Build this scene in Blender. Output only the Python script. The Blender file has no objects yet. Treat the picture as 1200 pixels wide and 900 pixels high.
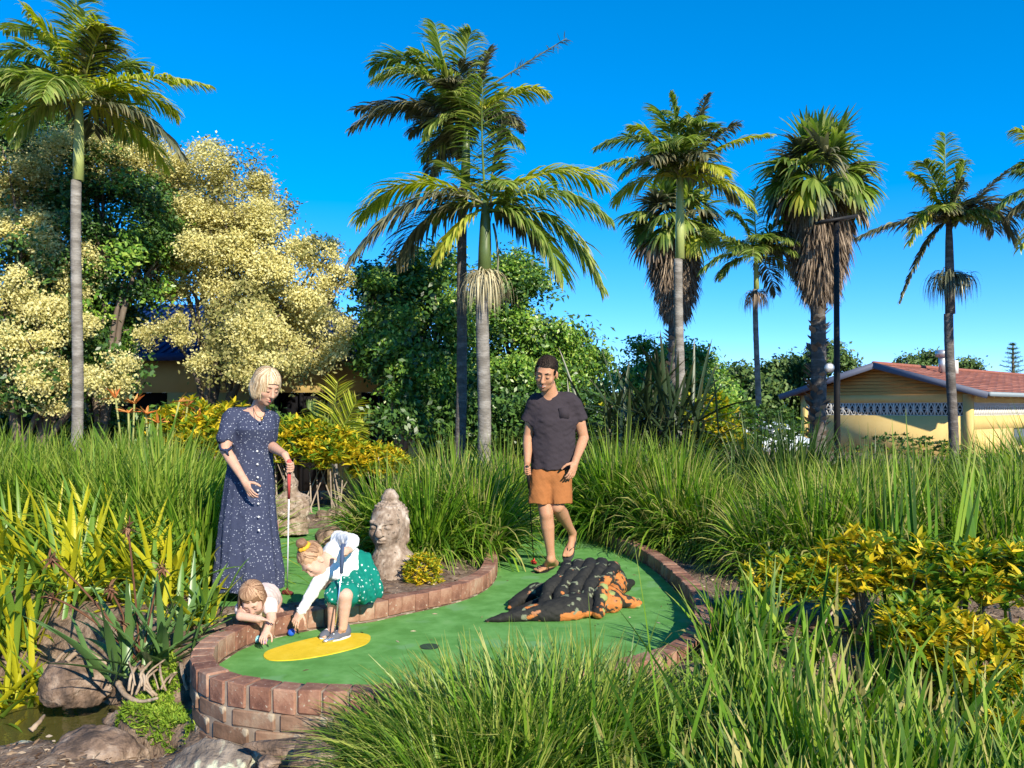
import bpy, math, random
import numpy as np
from mathutils import Vector, Matrix
rng = np.random.default_rng(7)
random.seed(7)
sc = bpy.context.scene
C = sc.collection
# ---------------------------------------------------------------- camera, sky, sun
CH = 1.38                                   # camera height above the putting green
PITCH = math.radians(1.604)
FPX = 1000.0                                # focal length in photo pixels (1200 wide)
cd = bpy.data.cameras.new('camera'); cam = bpy.data.objects.new('camera', cd); C.objects.link(cam)
cd.sensor_width = 36.0; cd.lens = 36.0*FPX/1200.0
cd.clip_start = 0.05; cd.clip_end = 3000
cam.location = (0, 0, CH); cam.rotation_euler = (math.pi/2 + PITCH, 0, 0)
sc.camera = cam
SUN_EL = math.radians(29); SUN_AZ = math.atan2(0.47, -0.88)       # towards the sun, x = sin, y = cos
w = bpy.data.worlds.new('World'); sc.world = w; w.use_nodes = True
nt = w.node_tree; bg = nt.nodes['Background']
sky = nt.nodes.new('ShaderNodeTexSky'); sky.sky_type = 'NISHITA'; sky.sun_disc = False
sky.sun_elevation = SUN_EL; sky.sun_rotation = SUN_AZ
sky.air_density = 0.45; sky.dust_density = 0.0; sky.ozone_density = 5.0
hs = nt.nodes.new('ShaderNodeHueSaturation'); hs.inputs['Hue'].default_value = .507; hs.inputs['Saturation'].default_value = 1.27; hs.inputs['Value'].default_value = 2.05
nt.links.new(sky.outputs[0], hs.inputs['Color']); gm = nt.nodes.new('ShaderNodeGamma'); gm.inputs[1].default_value = .75; nt.links.new(hs.outputs[0], gm.inputs[0]); nt.links.new(gm.outputs[0], bg.inputs[0])
bg.inputs[1].default_value = 0.15
sd = bpy.data.lights.new('sun', 'SUN'); sd.energy = 4.9; sd.angle = math.radians(0.5); sd.color = (1.0, 0.90, 0.73)
sun = bpy.data.objects.new('sun', sd); C.objects.link(sun)
sv = Vector((math.sin(SUN_AZ)*math.cos(SUN_EL), math.cos(SUN_AZ)*math.cos(SUN_EL), math.sin(SUN_EL)))
sun.rotation_euler = sv.to_track_quat('Z', 'Y').to_euler(); sun.location = (3, -6, 8)
sc.view_settings.view_transform = 'Standard'; sc.view_settings.look = 'None'
sc.view_settings.exposure = 0.78; sc.view_settings.gamma = 1.0
sc.cycles.max_bounces = 6; sc.cycles.transparent_max_bounces = 6
# ---------------------------------------------------------------- helpers
cP, sP = math.cos(PITCH), math.sin(PITCH)
def ray(px, py):
    u = (px-600)/FPX; v = (450-py)/FPX
    return np.array([u, cP - v*sP, sP + v*cP])
def W(px, py, Y):
    r = ray(px, py); return np.array([0, 0, CH]) + r*(Y/r[1])
def G(px, py, z=0.0):
    r = ray(px, py); return np.array([0, 0, CH]) + r*((z-CH)/r[2])
def X(px, Y): return (px-600)/FPX*Y
def nrm(v):
    v = np.asarray(v, float); return v/np.maximum(np.linalg.norm(v, axis=-1, keepdims=True), 1e-9)
def sn(p, f, seed=0.0):
    """cheap smooth noise, about -1..1"""
    x, y, z = p[..., 0]*f+seed*1.7, p[..., 1]*f-seed*2.3, p[..., 2]*f+seed*3.1
    a = np.sin(x*1.0+2.1*np.sin(y*.7+1.3)+z*.6)*np.cos(y*1.3+1.4*np.sin(z*.9))
    b = np.sin(x*2.3-z*1.9+1.1*np.sin(y*2.2))*np.cos(z*2.6+y*1.7)
    c = np.sin(x*4.9+y*3.7)*np.cos(z*5.3-y*4.1+x)
    return (a+.5*b+.25*c)/1.4
def sstep(a, b, x):
    t = np.clip((np.asarray(x, float)-a)/(b-a), 0, 1); return t*t*(3-2*t)
def make_mesh(name, V, F, T=None, cols=None, tt=None, smooth=True):
    V = np.asarray(V, np.float32).reshape(-1, 3); me = bpy.data.meshes.new(name)
    F = np.asarray(F, np.int32).reshape(-1, 4) if F is not None and len(F) else np.zeros((0, 4), np.int32)
    T = np.asarray(T, np.int32).reshape(-1, 3) if T is not None and len(T) else np.zeros((0, 3), np.int32)
    me.vertices.add(len(V)); me.vertices.foreach_set('co', V.ravel())
    li = np.concatenate([F.ravel(), T.ravel()]); me.loops.add(len(li)); me.loops.foreach_set('vertex_index', li)
    n = len(F)+len(T); me.polygons.add(n)
    st = np.concatenate([np.arange(len(F))*4, len(F)*4+np.arange(len(T))*3]).astype(np.int32)
    me.polygons.foreach_set('loop_start', st)
    me.update(calc_edges=True)
    if smooth: me.polygons.foreach_set('use_smooth', np.ones(n, bool))
    if cols is not None:
        a = me.color_attributes.new('col', 'FLOAT_COLOR', 'POINT')
        c4 = np.ones((len(V), 4), np.float32); c4[:, :3] = cols; a.data.foreach_set('color', c4.ravel())
    if tt is not None:
        a = me.attributes.new('t', 'FLOAT', 'POINT'); a.data.foreach_set('value', np.asarray(tt, np.float32))
    me.validate(); return me
def tag(o, label=None, cat=None, group=None, kind=None):
    if label: o['label'] = label
    if cat: o['category'] = cat
    if group: o['group'] = group
    if kind: o['kind'] = kind
    return o
def thing(name, label, cat, loc, group=None):
    o = bpy.data.objects.new(name, None); C.objects.link(o); o.location = [float(v) for v in loc]
    o.empty_display_size = 0.1
    return tag(o, label, cat, group)
def rootloc(o):
    p = np.zeros(3)
    while o is not None: p = p + np.array(o.location); o = o.parent
    return p
def put(name, me, mat, parent=None, loc=None, kind=None):
    """link an existing mesh"""
    o = bpy.data.objects.new(name, me); C.objects.link(o)
    if mat and not me.materials: me.materials.append(mat)
    if parent: o.parent = parent
    if loc is not None: o.location = [float(v) for v in loc]
    if kind: o['kind'] = kind
    return o
def part(name, data, mat, parent=None, kind=None, smooth=True):
    """data in world coordinates -> one mesh object, origin at its root's base"""
    V, F = np.asarray(data[0], float), data[1]
    T = data[2] if len(data) > 2 else None
    cols = data[3] if len(data) > 3 else None
    tt = data[4] if len(data) > 4 else None
    if parent is not None: V = V - rootloc(parent)
    return put(name, make_mesh(name, V, F, T, cols, tt, smooth), mat, parent, kind=kind)
def solo(name, data, mat, label, cat, loc=None, group=None, kind=None, smooth=True):
    """a thing that is one mesh; origin moved to loc"""
    V = np.asarray(data[0], float)
    if loc is None: loc = np.array([V[:, 0].mean(), V[:, 1].mean(), V[:, 2].min()])
    d = (V-np.asarray(loc),)+tuple(data[1:])
    o = part(name, d, mat, None, kind, smooth); o.location = [float(v) for v in loc]
    return tag(o, label, cat, group)
def join(ds):
    Vs, Fs, Ts, Cs, Tt = [], [], [], [], []; n = 0
    hc = any(len(d) > 3 and d[3] is not None for d in ds); ht = any(len(d) > 4 and d[4] is not None for d in ds)
    for d in ds:
        V = np.asarray(d[0], float).reshape(-1, 3); Vs.append(V)
        if d[1] is not None and len(d[1]): Fs.append(np.asarray(d[1])+n)
        if len(d) > 2 and d[2] is not None and len(d[2]): Ts.append(np.asarray(d[2])+n)
        if hc: Cs.append(d[3] if len(d) > 3 and d[3] is not None else np.ones((len(V), 3)))
        if ht: Tt.append(d[4] if len(d) > 4 and d[4] is not None else np.zeros(len(V)))
        n += len(V)
    return (np.concatenate(Vs), np.concatenate(Fs) if Fs else None, np.concatenate(Ts) if Ts else None,
            np.concatenate(Cs) if hc else None, np.concatenate(Tt) if ht else None)
BOXF = np.array([[0, 3, 2, 1], [4, 5, 6, 7], [0, 1, 5, 4], [1, 2, 6, 5], [2, 3, 7, 6], [3, 0, 4, 7]])
def box(lo, hi):
    x0, y0, z0 = lo; x1, y1, z1 = hi
    return (np.array([[x0, y0, z0], [x1, y0, z0], [x1, y1, z0], [x0, y1, z0], [x0, y0, z1], [x1, y0, z1], [x1, y1, z1], [x0, y1, z1]], float), BOXF)
def obox(c, ax, ay, az, hx, hy, hz):
    """oriented box"""
    s = np.array([[-1, -1, -1], [1, -1, -1], [1, 1, -1], [-1, 1, -1], [-1, -1, 1], [1, -1, 1], [1, 1, 1], [-1, 1, 1]], float)
    return (np.asarray(c)+s[:, :1]*hx*np.asarray(ax)+s[:, 1:2]*hy*np.asarray(ay)+s[:, 2:]*hz*np.asarray(az), BOXF)
def beam(a, b, wd, ht, up=(0, 0, 1)):
    a, b = np.asarray(a, float), np.asarray(b, float); d = nrm(b-a); s = nrm(np.cross(d, up)); u = np.cross(s, d)
    return obox((a+b)/2, d, s, u, np.linalg.norm(b-a)/2, wd/2, ht/2)
def tube(P, R, n=8, cap=True, wob=0.0):
    P = np.asarray(P, float); R = np.broadcast_to(np.asarray(R, float), (len(P),)); m = len(P)
    Tn = nrm(np.gradient(P, axis=0)); ref = np.array([0.31, 0.9, 0.2]) if abs(Tn[0][2]) > .8 else np.array([0, 0, 1.0])
    S = nrm(np.cross(Tn, ref)); U = np.cross(S, Tn)
    a = np.linspace(0, 2*np.pi, n, endpoint=False)
    rr = R[:, None]*(1+wob*rng.standard_normal((m, n)))
    V = P[:, None]+rr[..., None]*(np.cos(a)[None, :, None]*S[:, None]+np.sin(a)[None, :, None]*U[:, None])
    i = np.arange(m-1)[:, None]*n; j = np.arange(n)[None]; k = (j+1) % n
    F = np.stack([i+j, i+k, i+n+k, i+n+j], -1).reshape(-1, 4); V = V.reshape(-1, 3); T = None
    if cap:
        V = np.concatenate([V, P[:1], P[-1:]]); j = np.arange(n); k = (j+1) % n
        T = np.concatenate([np.stack([k, j, np.full(n, m*n)], -1), np.stack([(m-1)*n+j, (m-1)*n+k, np.full(n, m*n+1)], -1)])
    return (V, F, T)
def bez(P0, P1, P2, n=16):
    t = np.linspace(0, 1, n)[:, None]; P0, P1, P2 = map(lambda q: np.asarray(q, float), (P0, P1, P2))
    return (1-t)**2*P0+2*t*(1-t)*P1+t*t*P2
def catmull(P, n=8, closed=False):
    P = np.asarray(P, float); out = []; m = len(P); rngi = range(m if closed else m-1)
    for i in rngi:
        if closed: p = [P[(i-1) % m], P[i], P[(i+1) % m], P[(i+2) % m]]
        else: p = [P[max(i-1, 0)], P[i], P[i+1], P[min(i+2, m-1)]]
        for t in np.linspace(0, 1, n, endpoint=False):
            out.append(.5*((2*p[1])+(-p[0]+p[2])*t+(2*p[0]-5*p[1]+4*p[2]-p[3])*t*t+(-p[0]+3*p[1]-3*p[2]+p[3])*t**3))
    if not closed: out.append(P[-1])
    return np.array(out)
def resample(P, step):
    d = np.r_[0, np.cumsum(np.linalg.norm(np.diff(P, axis=0), axis=1))]; n = max(2, int(round(d[-1]/step))+1)
    s = np.linspace(0, d[-1], n); return np.stack([np.interp(s, d, P[:, k]) for k in range(P.shape[1])], 1)
def ribbons(P, D, L, Wd, Gv, segs=4, prof='grass', twist=0.5, fold=0.0, sideref=None):
    """many leaf blades at once: start points, directions, lengths, widths, droop"""
    P = np.asarray(P, float).reshape(-1, 3); N = len(P); D = nrm(np.broadcast_to(D, (N, 3)))
    L = np.broadcast_to(L, (N,)).astype(float); Wd = np.broadcast_to(Wd, (N,)).astype(float); Gv = np.broadcast_to(Gv, (N,)).astype(float)
    ref = np.broadcast_to(np.array([0, 0, 1.0]) if sideref is None else sideref, (N, 3))
    S = np.cross(D, ref); bad = np.linalg.norm(S, axis=1) < .05; S[bad] = [1, 0, 0]; S = nrm(S)
    a = rng.normal(0, 1, N)*twist; U = np.cross(S, D); S = S*np.cos(a)[:, None]+U*np.sin(a)[:, None]
    rows = []; ts = []; pos = P.copy(); d = D.copy(); down = np.array([0, 0, -1.0])
    for k in range(segs+1):
        t = k/segs
        if prof == 'grass': wv = (1-t**2.2)*.94+.06
        elif prof == 'strap': wv = min(1, .55+t*1.5)*(1-t**5)*.96+.04
        elif prof == 'leaf': wv = math.sin(math.pi*min(1, (t*.93+.05))**.8)*.95+.03
        else: wv = 1-.7*t
        w2 = (Wd*.5*wv)[:, None]
        if fold:
            nn = np.cross(S, d); rows.append(np.stack([pos-S*w2+nn*w2*fold, pos, pos+S*w2+nn*w2*fold], 1))
        else: rows.append(np.stack([pos-S*w2, pos+S*w2], 1))
        ts.append(t); d = nrm(d+down*(Gv/segs)[:, None]*(0.35+1.3*t)); pos = pos+d*(L/segs)[:, None]
    c = 3 if fold else 2; V = np.stack(rows, 1)                    # N, segs+1, c, 3
    b = np.arange(N)[:, None, None]*((segs+1)*c); r = np.arange(segs)[None, :, None]*c; q = np.arange(c-1)[None, None]
    i = b+r+q; F = np.stack([i, i+1, i+c+1, i+c], -1).reshape(-1, 4)
    tt = np.tile(np.repeat(np.array(ts), c), N)
    return (V.reshape(-1, 3), F, None, None, tt)
# ---------------------------------------------------------------- signed distance modelling for organic shapes
class Sdf:
    def __init__(s, res=.006): s.p = []; s.res = res; s.warp = None
    def _add(s, fn, lo, hi, k, op): s.p.append((fn, np.asarray(lo, float), np.asarray(hi, float), k, op)); return s
    def cap(s, a, b, ra, rb=None, k=.02, op='u'):
        a, b = np.asarray(a, float), np.asarray(b, float); rb = ra if rb is None else rb; ab = b-a; l2 = max(ab@ab, 1e-9)
        def fn(x, y, z):
            t = np.clip(((x-a[0])*ab[0]+(y-a[1])*ab[1]+(z-a[2])*ab[2])/l2, 0, 1)
            return np.sqrt((x-a[0]-ab[0]*t)**2+(y-a[1]-ab[1]*t)**2+(z-a[2]-ab[2]*t)**2)-(ra+(rb-ra)*t)
        r = max(ra, rb); return s._add(fn, np.minimum(a, b)-r, np.maximum(a, b)+r, k, op)
    def chain(s, pts, rad, k=.02, op='u'):
        for i in range(len(pts)-1): s.cap(pts[i], pts[i+1], rad[i], rad[i+1], k if i == 0 else min(k, .005), op)
        return s
    def ell(s, c, r, k=.02, M=None, op='u'):
        c = np.asarray(c, float); r = np.asarray(r, float); M = np.eye(3) if M is None else np.asarray(M)   # rows = local axes
        def fn(x, y, z):
            X0, Y0, Z0 = x-c[0], y-c[1], z-c[2]
            q = [(M[i][0]*X0+M[i][1]*Y0+M[i][2]*Z0) for i in range(3)]
            k0 = np.sqrt(sum((q[i]/r[i])**2 for i in range(3))); k1 = np.sqrt(sum((q[i]/r[i]**2)**2 for i in range(3)))
            return k0*(k0-1)/np.maximum(k1, 1e-6)
        e = np.full(3, r.max()) if M is not None else r
        return s._add(fn, c-e, c+e, k, op)
    def loft(s, keys, k=.02, folds=None, op='u'):
        """keys: (z, cx, cy, rx, ry); folds(theta, z) -> factor"""
        K = np.array(sorted(keys)); zlo, zhi = K[0, 0], K[-1, 0]
        def fn(x, y, z):
            g = [np.interp(z.ravel(), K[:, 0], K[:, j]).reshape(z.shape) for j in range(1, 5)]
            dx, dy = x-g[0], y-g[1]; rho = np.sqrt((dx/g[2])**2+(dy/g[3])**2)
            m = np.sqrt(g[2]*g[3])+0*rho
            if folds is not None: rho = rho/folds(np.arctan2(dy/g[3], dx/g[2]), z)
            return np.maximum((rho-1)*m, np.maximum(zlo-z, z-zhi))
        rx, ry = K[:, 3].max()*1.15, K[:, 4].max()*1.15
        return s._add(fn, (K[:, 1].min()-rx, K[:, 2].min()-ry, zlo), (K[:, 1].max()+rx, K[:, 2].max()+ry, zhi), k, op)
    def plane(s, p, n, k=.004):
        """cut away the side the normal points to"""
        p = np.asarray(p, float); n = nrm(n)
        return s._add(lambda x, y, z: -((x-p[0])*n[0]+(y-p[1])*n[1]+(z-p[2])*n[2]), (-9e9,)*3, (9e9,)*3, k, 's')
    def mesh(s):
        us = [q for q in s.p if q[4] == 'u']
        lo = np.min([q[1] for q in us], 0)-4*s.res; hi = np.max([q[2] for q in us], 0)+4*s.res
        n = np.ceil((hi-lo)/s.res).astype(int)+1; A = np.full(n, .5, np.float32)
        ax = [lo[i]+s.res*np.arange(n[i]) for i in range(3)]
        for fn, l, h, k, op in s.p:
            mg = k+3*s.res
            sl = tuple(slice(max(0, int((l[i]-mg-lo[i])/s.res)) if l[i] > -1e8 else 0, (min(n[i], int((h[i]+mg-lo[i])/s.res)+2) if h[i] < 1e8 else n[i])) for i in range(3))
            if any(q.stop <= q.start for q in sl): continue
            x = ax[0][sl[0]][:, None, None]; y = ax[1][sl[1]][None, :, None]; z = ax[2][sl[2]][None, None, :]
            x, y, z = x+0*y*z, y+0*x*z, z+0*x*y
            d = fn(x, y, z).astype(np.float32); a = A[sl]
            if op == 's': d = -d; hh = np.maximum(k-np.abs(a-d), 0)/max(k, 1e-6); A[sl] = np.maximum(a, d)+hh*hh*k*.25
            else: hh = np.maximum(k-np.abs(a-d), 0)/max(k, 1e-6); A[sl] = np.minimum(a, d)-hh*hh*k*.25
        if s.warp is not None:
            x = ax[0][:, None, None]+np.zeros(n); y = ax[1][None, :, None]+np.zeros(n); z = ax[2][None, None, :]+np.zeros(n)
            near = np.abs(A) < .05; A[near] += s.warp(np.stack([x[near], y[near], z[near]], -1)).astype(np.float32)
        A[0] = A[-1] = .5; A[:, 0] = A[:, -1] = .5; A[:, :, 0] = A[:, :, -1] = .5
        I = A < 0; c = [I[i:n[0]-1+i, j:n[1]-1+j, k:n[2]-1+k] for i in (0, 1) for j in (0, 1) for k in (0, 1)]
        cnt = sum(q.astype(np.int8) for q in c); act = (cnt > 0) & (cnt < 8); idx = np.argwhere(act)
        vid = np.full(act.shape, -1, np.int32); vid[act] = np.arange(len(idx))
        offs = [(i, j, k) for i in (0, 1) for j in (0, 1) for k in (0, 1)]
        val = np.stack([A[idx[:, 0]+o[0], idx[:, 1]+o[1], idx[:, 2]+o[2]] for o in offs], 1)
        acc = np.zeros((len(idx), 3)); wt = np.zeros(len(idx))
        for a in range(8):
            for b in range(a+1, 8):
                if sum(abs(offs[a][i]-offs[b][i]) for i in range(3)) != 1: continue
                va, vb = val[:, a], val[:, b]; m = (va < 0) != (vb < 0); t = np.where(m, va/np.where(m, va-vb, 1), 0)
                p = np.array(offs[a])+t[:, None]*(np.array(offs[b])-np.array(offs[a])); acc += p*m[:, None]; wt += m
        V = lo+s.res*(idx+acc/wt[:, None]); Fs = []
        for axx in range(3):
            u, v = (axx+1) % 3, (axx+2) % 3
            s0 = [slice(1, n[0]-1)]*3; s0 = [slice(1, n[i]-1) for i in range(3)]; s1 = list(s0); s1[axx] = slice(2, n[axx])
            m = I[tuple(s0)] != I[tuple(s1)]; q = np.argwhere(m)+1; fl = I[tuple(s0)][m]
            e = np.zeros((4, 3), int); e[1][u] = -1; e[2][u] = -1; e[2][v] = -1; e[3][v] = -1
            f = np.stack([vid[q[:, 0]+e[i][0], q[:, 1]+e[i][1], q[:, 2]+e[i][2]] for i in range(4)], 1)
            f[~fl] = f[~fl][:, ::-1]; Fs.append(f)
        F = np.concatenate(Fs); F = F[(F >= 0).all(1)]
        return V, F
# ---------------------------------------------------------------- materials
def new_mat(name):
    m = bpy.data.materials.new(name); m.use_nodes = True; t = m.node_tree
    return m, t, t.nodes['Principled BSDF'], t.nodes['Material Output']
def setramp(r, cols):
    e = r.color_ramp.elements
    while len(e) > 1: e.remove(e[-1])
    e[0].position = cols[0][0]; e[0].color = (*cols[0][1], 1)
    for p, c in cols[1:]: q = e.new(p); q.color = (*c, 1)
def surf(name, cols, scale=5.0, rough=.7, bump=0.0, bscale=None, detail=6, stretch=(1, 1, 1), tex='noise', spec=.3, metal=0, island=0.0, bdist=.02, attr=False, speck=None):
    m, t, b, out = new_mat(name); N = t.nodes; Lk = t.links.new
    tc = N.new('ShaderNodeTexCoord'); mp = N.new('ShaderNodeMapping'); mp.inputs['Scale'].default_value = stretch; Lk(tc.outputs['Object'], mp.inputs[0])
    if len(cols) > 1 and not attr:
        if tex == 'noise': n = N.new('ShaderNodeTexNoise'); n.inputs['Detail'].default_value = detail; n.inputs['Roughness'].default_value = .65
        else: n = N.new('ShaderNodeTexVoronoi')
        n.inputs['Scale'].default_value = scale; Lk(mp.outputs[0], n.inputs['Vector'])
        r = N.new('ShaderNodeValToRGB'); setramp(r, cols)
        src = n.outputs[0]
        if island:
            g = N.new('ShaderNodeNewGeometry') ; oi = N.new('ShaderNodeObjectInfo'); mm = N.new('ShaderNodeMath'); mm.operation = 'ADD'
            mr = N.new('ShaderNodeMath'); mr.operation = 'MULTIPLY_ADD'; mr.inputs[1].default_value = island; mr.inputs[2].default_value = -island/2
            ad = N.new('ShaderNodeMath'); ad.operation = 'ADD'; Lk(g.outputs['Random Per Island'], ad.inputs[0]); Lk(oi.outputs['Random'], ad.inputs[1])
            fr = N.new('ShaderNodeMath'); fr.operation = 'FRACT'; Lk(ad.outputs[0], fr.inputs[0]); Lk(fr.outputs[0], mr.inputs[0])
            Lk(mr.outputs[0], mm.inputs[0]); Lk(src, mm.inputs[1]); src = mm.outputs[0]
        Lk(src, r.inputs[0]); col = r.outputs[0]
    elif attr:
        a = N.new('ShaderNodeAttribute'); a.attribute_name = 'col'; col = a.outputs['Color']
    else: col = None; b.inputs['Base Color'].default_value = (*cols[0][1], 1)
    if speck and col is not None:
        v = N.new('ShaderNodeTexNoise'); v.inputs['Scale'].default_value = speck[0]; v.inputs['Detail'].default_value = 3; Lk(tc.outputs['Object'], v.inputs['Vector'])
        r2 = N.new('ShaderNodeValToRGB'); setramp(r2, [(speck[1], (0, 0, 0)), (speck[1]+.06, (1, 1, 1))]); Lk(v.outputs[0], r2.inputs[0])
        mx = N.new('ShaderNodeMix'); mx.data_type = 'RGBA'; Lk(r2.outputs[0], mx.inputs[0]); Lk(col, mx.inputs[6]); mx.inputs[7].default_value = (*speck[2], 1); col = mx.outputs[2]
    if col is not None: Lk(col, b.inputs['Base Color'])
    b.inputs['Roughness'].default_value = rough; b.inputs['Specular IOR Level'].default_value = spec; b.inputs['Metallic'].default_value = metal
    if bump:
        n2 = N.new('ShaderNodeTexNoise'); n2.inputs['Scale'].default_value = bscale or scale*4; n2.inputs['Detail'].default_value = 8; Lk(mp.outputs[0], n2.inputs['Vector'])
        bp = N.new('ShaderNodeBump'); bp.inputs['Strength'].default_value = bump; bp.inputs['Distance'].default_value = bdist
        Lk(n2.outputs[0], bp.inputs['Height']); Lk(bp.outputs[0], b.inputs['Normal'])
    return m
def leafmat(name, cols, trans=.35, rough=.45, spec=.35, tip=None, base=None, patch=.35, pscale=1.3, ovar=.16):
    m, t, b, out = new_mat(name); N = t.nodes; Lk = t.links.new
    g = N.new('ShaderNodeNewGeometry'); oi = N.new('ShaderNodeObjectInfo'); tc = N.new('ShaderNodeTexCoord')
    no = N.new('ShaderNodeTexNoise'); no.inputs['Scale'].default_value = pscale; no.inputs['Detail'].default_value = 3; Lk(tc.outputs['Object'], no.inputs['Vector'])
    a1 = N.new('ShaderNodeMath'); a1.operation = 'MULTIPLY_ADD'; a1.inputs[1].default_value = patch*2; a1.inputs[2].default_value = -patch; Lk(no.outputs[0], a1.inputs[0])
    a2 = N.new('ShaderNodeMath'); a2.operation = 'ADD'; Lk(g.outputs['Random Per Island'], a2.inputs[0]); Lk(a1.outputs[0], a2.inputs[1])
    a3 = N.new('ShaderNodeMath'); a3.operation = 'MULTIPLY_ADD'; a3.inputs[1].default_value = ovar; Lk(oi.outputs['Random'], a3.inputs[0]); Lk(a2.outputs[0], a3.inputs[2])
    r = N.new('ShaderNodeValToRGB'); setramp(r, cols); Lk(a3.outputs[0], r.inputs[0]); col = r.outputs[0]
    at = N.new('ShaderNodeAttribute'); at.attribute_name = 't'
    for cc, p0, p1 in ((tip, .72, 1.0), (base, .3, 0.0)):
        if cc is None: continue
        mr = N.new('ShaderNodeMapRange'); mr.inputs[1].default_value = p0; mr.inputs[2].default_value = p1; Lk(at.outputs['Fac'], mr.inputs[0])
        mm = N.new('ShaderNodeMath'); mm.operation = 'MULTIPLY'; Lk(mr.outputs[0], mm.inputs[0]); Lk(g.outputs['Random Per Island'], mm.inputs[1])
        mx = N.new('ShaderNodeMix'); mx.data_type = 'RGBA'; Lk(mm.outputs[0], mx.inputs[0]); Lk(col, mx.inputs[6]); mx.inputs[7].default_value = (*cc, 1); col = mx.outputs[2]
    Lk(col, b.inputs['Base Color']); b.inputs['Roughness'].default_value = rough; b.inputs['Specular IOR Level'].default_value = spec
    if trans:
        tr = N.new('ShaderNodeBsdfTranslucent'); hv = N.new('ShaderNodeHueSaturation'); hv.inputs['Saturation'].default_value = 1.15; hv.inputs['Value'].default_value = 1.25
        Lk(col, hv.inputs['Color']); Lk(hv.outputs[0], tr.inputs[0]); ms = N.new('ShaderNodeMixShader'); ms.inputs[0].default_value = trans
        Lk(b.outputs[0], ms.inputs[1]); Lk(tr.outputs[0], ms.inputs[2]); Lk(ms.outputs[0], out.inputs[0])
    return m
M = {}
M['soil'] = surf('soil', [(0, (.045, .028, .018)), (.40, (.11, .072, .048)), (.54, (.20, .14, .098)), (.72, (.33, .25, .18))], 14, .95, .7, 60, detail=12, bdist=.02)
M['turf'] = surf('turf', [(0, (.06, .175, .035)), (.42, (.10, .27, .06)), (.58, (.14, .34, .09)), (.85, (.22, .41, .15))], 5.5, .9, .5, 700, detail=9, spec=.1, bdist=.004, speck=(3.1, .60, (.15, .33, .12)))
M['yellow'] = surf('yellow_turf', [(0, (.55, .36, .015)), (.5, (.72, .50, .03)), (.8, (.80, .60, .08))], 9, .9, .5, 700, detail=9, spec=.1, bdist=.004, speck=(90, .68, (.30, .24, .04)))
M['brick'] = surf('brick', [(0, (.055, .028, .02)), (.3, (.14, .062, .042)), (.5, (.245, .12, .078)), (.68, (.34, .20, .135)), (.9, (.42, .34, .25))], 11, .85, .6, 60, island=.34, bdist=.006, speck=(60, .66, (.40, .33, .26)))
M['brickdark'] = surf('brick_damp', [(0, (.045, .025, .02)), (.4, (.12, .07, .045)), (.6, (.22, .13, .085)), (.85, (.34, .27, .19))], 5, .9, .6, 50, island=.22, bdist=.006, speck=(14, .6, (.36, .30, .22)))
M['mortar'] = surf('mortar', [(0, (.08, .06, .045)), (.5, (.20, .155, .12)), (.9, (.34, .29, .23))], 12, .95, .5, 80, bdist=.004)
M['stone'] = surf('carved_stone', [(0, (.06, .04, .028)), (.38, (.17, .12, .085)), (.52, (.29, .22, .165)), (.66, (.46, .39, .32)), (1, (.66, .61, .53))], 14, .9, .6, 55, detail=10, bdist=.012, speck=(34, .61, (.10, .08, .06)))
M['rock'] = surf('rock', [(0, (.02, .014, .012)), (.38, (.065, .045, .034)), (.5, (.17, .115, .082)), (.64, (.33, .25, .19)), (1, (.52, .45, .37))], 7, .85, 1.0, 22, detail=12, bdist=.03)
M['lichen'] = surf('lichen_rock', [(0, (.03, .024, .02)), (.4, (.10, .08, .066)), (.55, (.20, .165, .135)), (.8, (.34, .29, .25))], 7, .9, 1.0, 30, detail=12, bdist=.03, speck=(9, .56, (.44, .46, .34)))
M['wood'] = surf('dead_wood', [(0, (.12, .08, .05)), (.5, (.30, .22, .15)), (.9, (.50, .42, .32))], 6, .85, .6, 30, stretch=(1, 1, 1))
M['mulch'] = leafmat('mulch', [(0, (.05, .03, .02)), (.4, (.13, .08, .05)), (.75, (.28, .19, .12)), (1, (.42, .34, .25))], 0, .9, .1)
M['lom'] = leafmat('tussock_blade', [(0, (.018, .055, .006)), (.3, (.055, .145, .010)), (.65, (.14, .285, .018)), (.93, (.28, .41, .04)), (1, (.40, .38, .13))], .35, .5, .22, ovar=.28, tip=(.30, .30, .07), base=(.12, .12, .05))
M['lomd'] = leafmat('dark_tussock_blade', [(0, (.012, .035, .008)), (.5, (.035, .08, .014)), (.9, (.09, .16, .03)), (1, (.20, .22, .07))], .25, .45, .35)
M['reed'] = leafmat('reed_blade', [(0, (.025, .07, .007)), (.35, (.075, .175, .012)), (.7, (.17, .32, .022)), (1, (.33, .42, .06))], .35, .5, .22, tip=(.30, .32, .07))
M['fg'] = leafmat('long_grass_blade', [(0, (.02, .065, .007)), (.3, (.065, .165, .012)), (.65, (.16, .31, .022)), (.94, (.30, .40, .05)), (1, (.46, .41, .15))], .33, .5, .25, tip=(.40, .37, .12), base=(.12, .11, .05))
M['lir'] = leafmat('mondo_blade', [(0, (.035, .10, .010)), (.35, (.09, .21, .016)), (.75, (.20, .35, .03)), (1, (.36, .43, .08))], .35, .42, .35, ovar=.25, tip=(.36, .32, .10))
M['strap'] = leafmat('golden_strap_leaf', [(0, (.10, .22, .015)), (.35, (.25, .34, .02)), (.7, (.50, .46, .02)), (1, (.62, .46, .03))], .35, .4, .35)
M['strapg'] = leafmat('green_strap_leaf', [(0, (.035, .10, .016)), (.5, (.10, .22, .03)), (1, (.24, .34, .04))], .3, .4, .4)
M['paddle'] = leafmat('paddle_leaf', [(0, (.035, .085, .022)), (.5, (.08, .17, .045)), (1, (.16, .26, .08))], .2, .33, .5)
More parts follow.
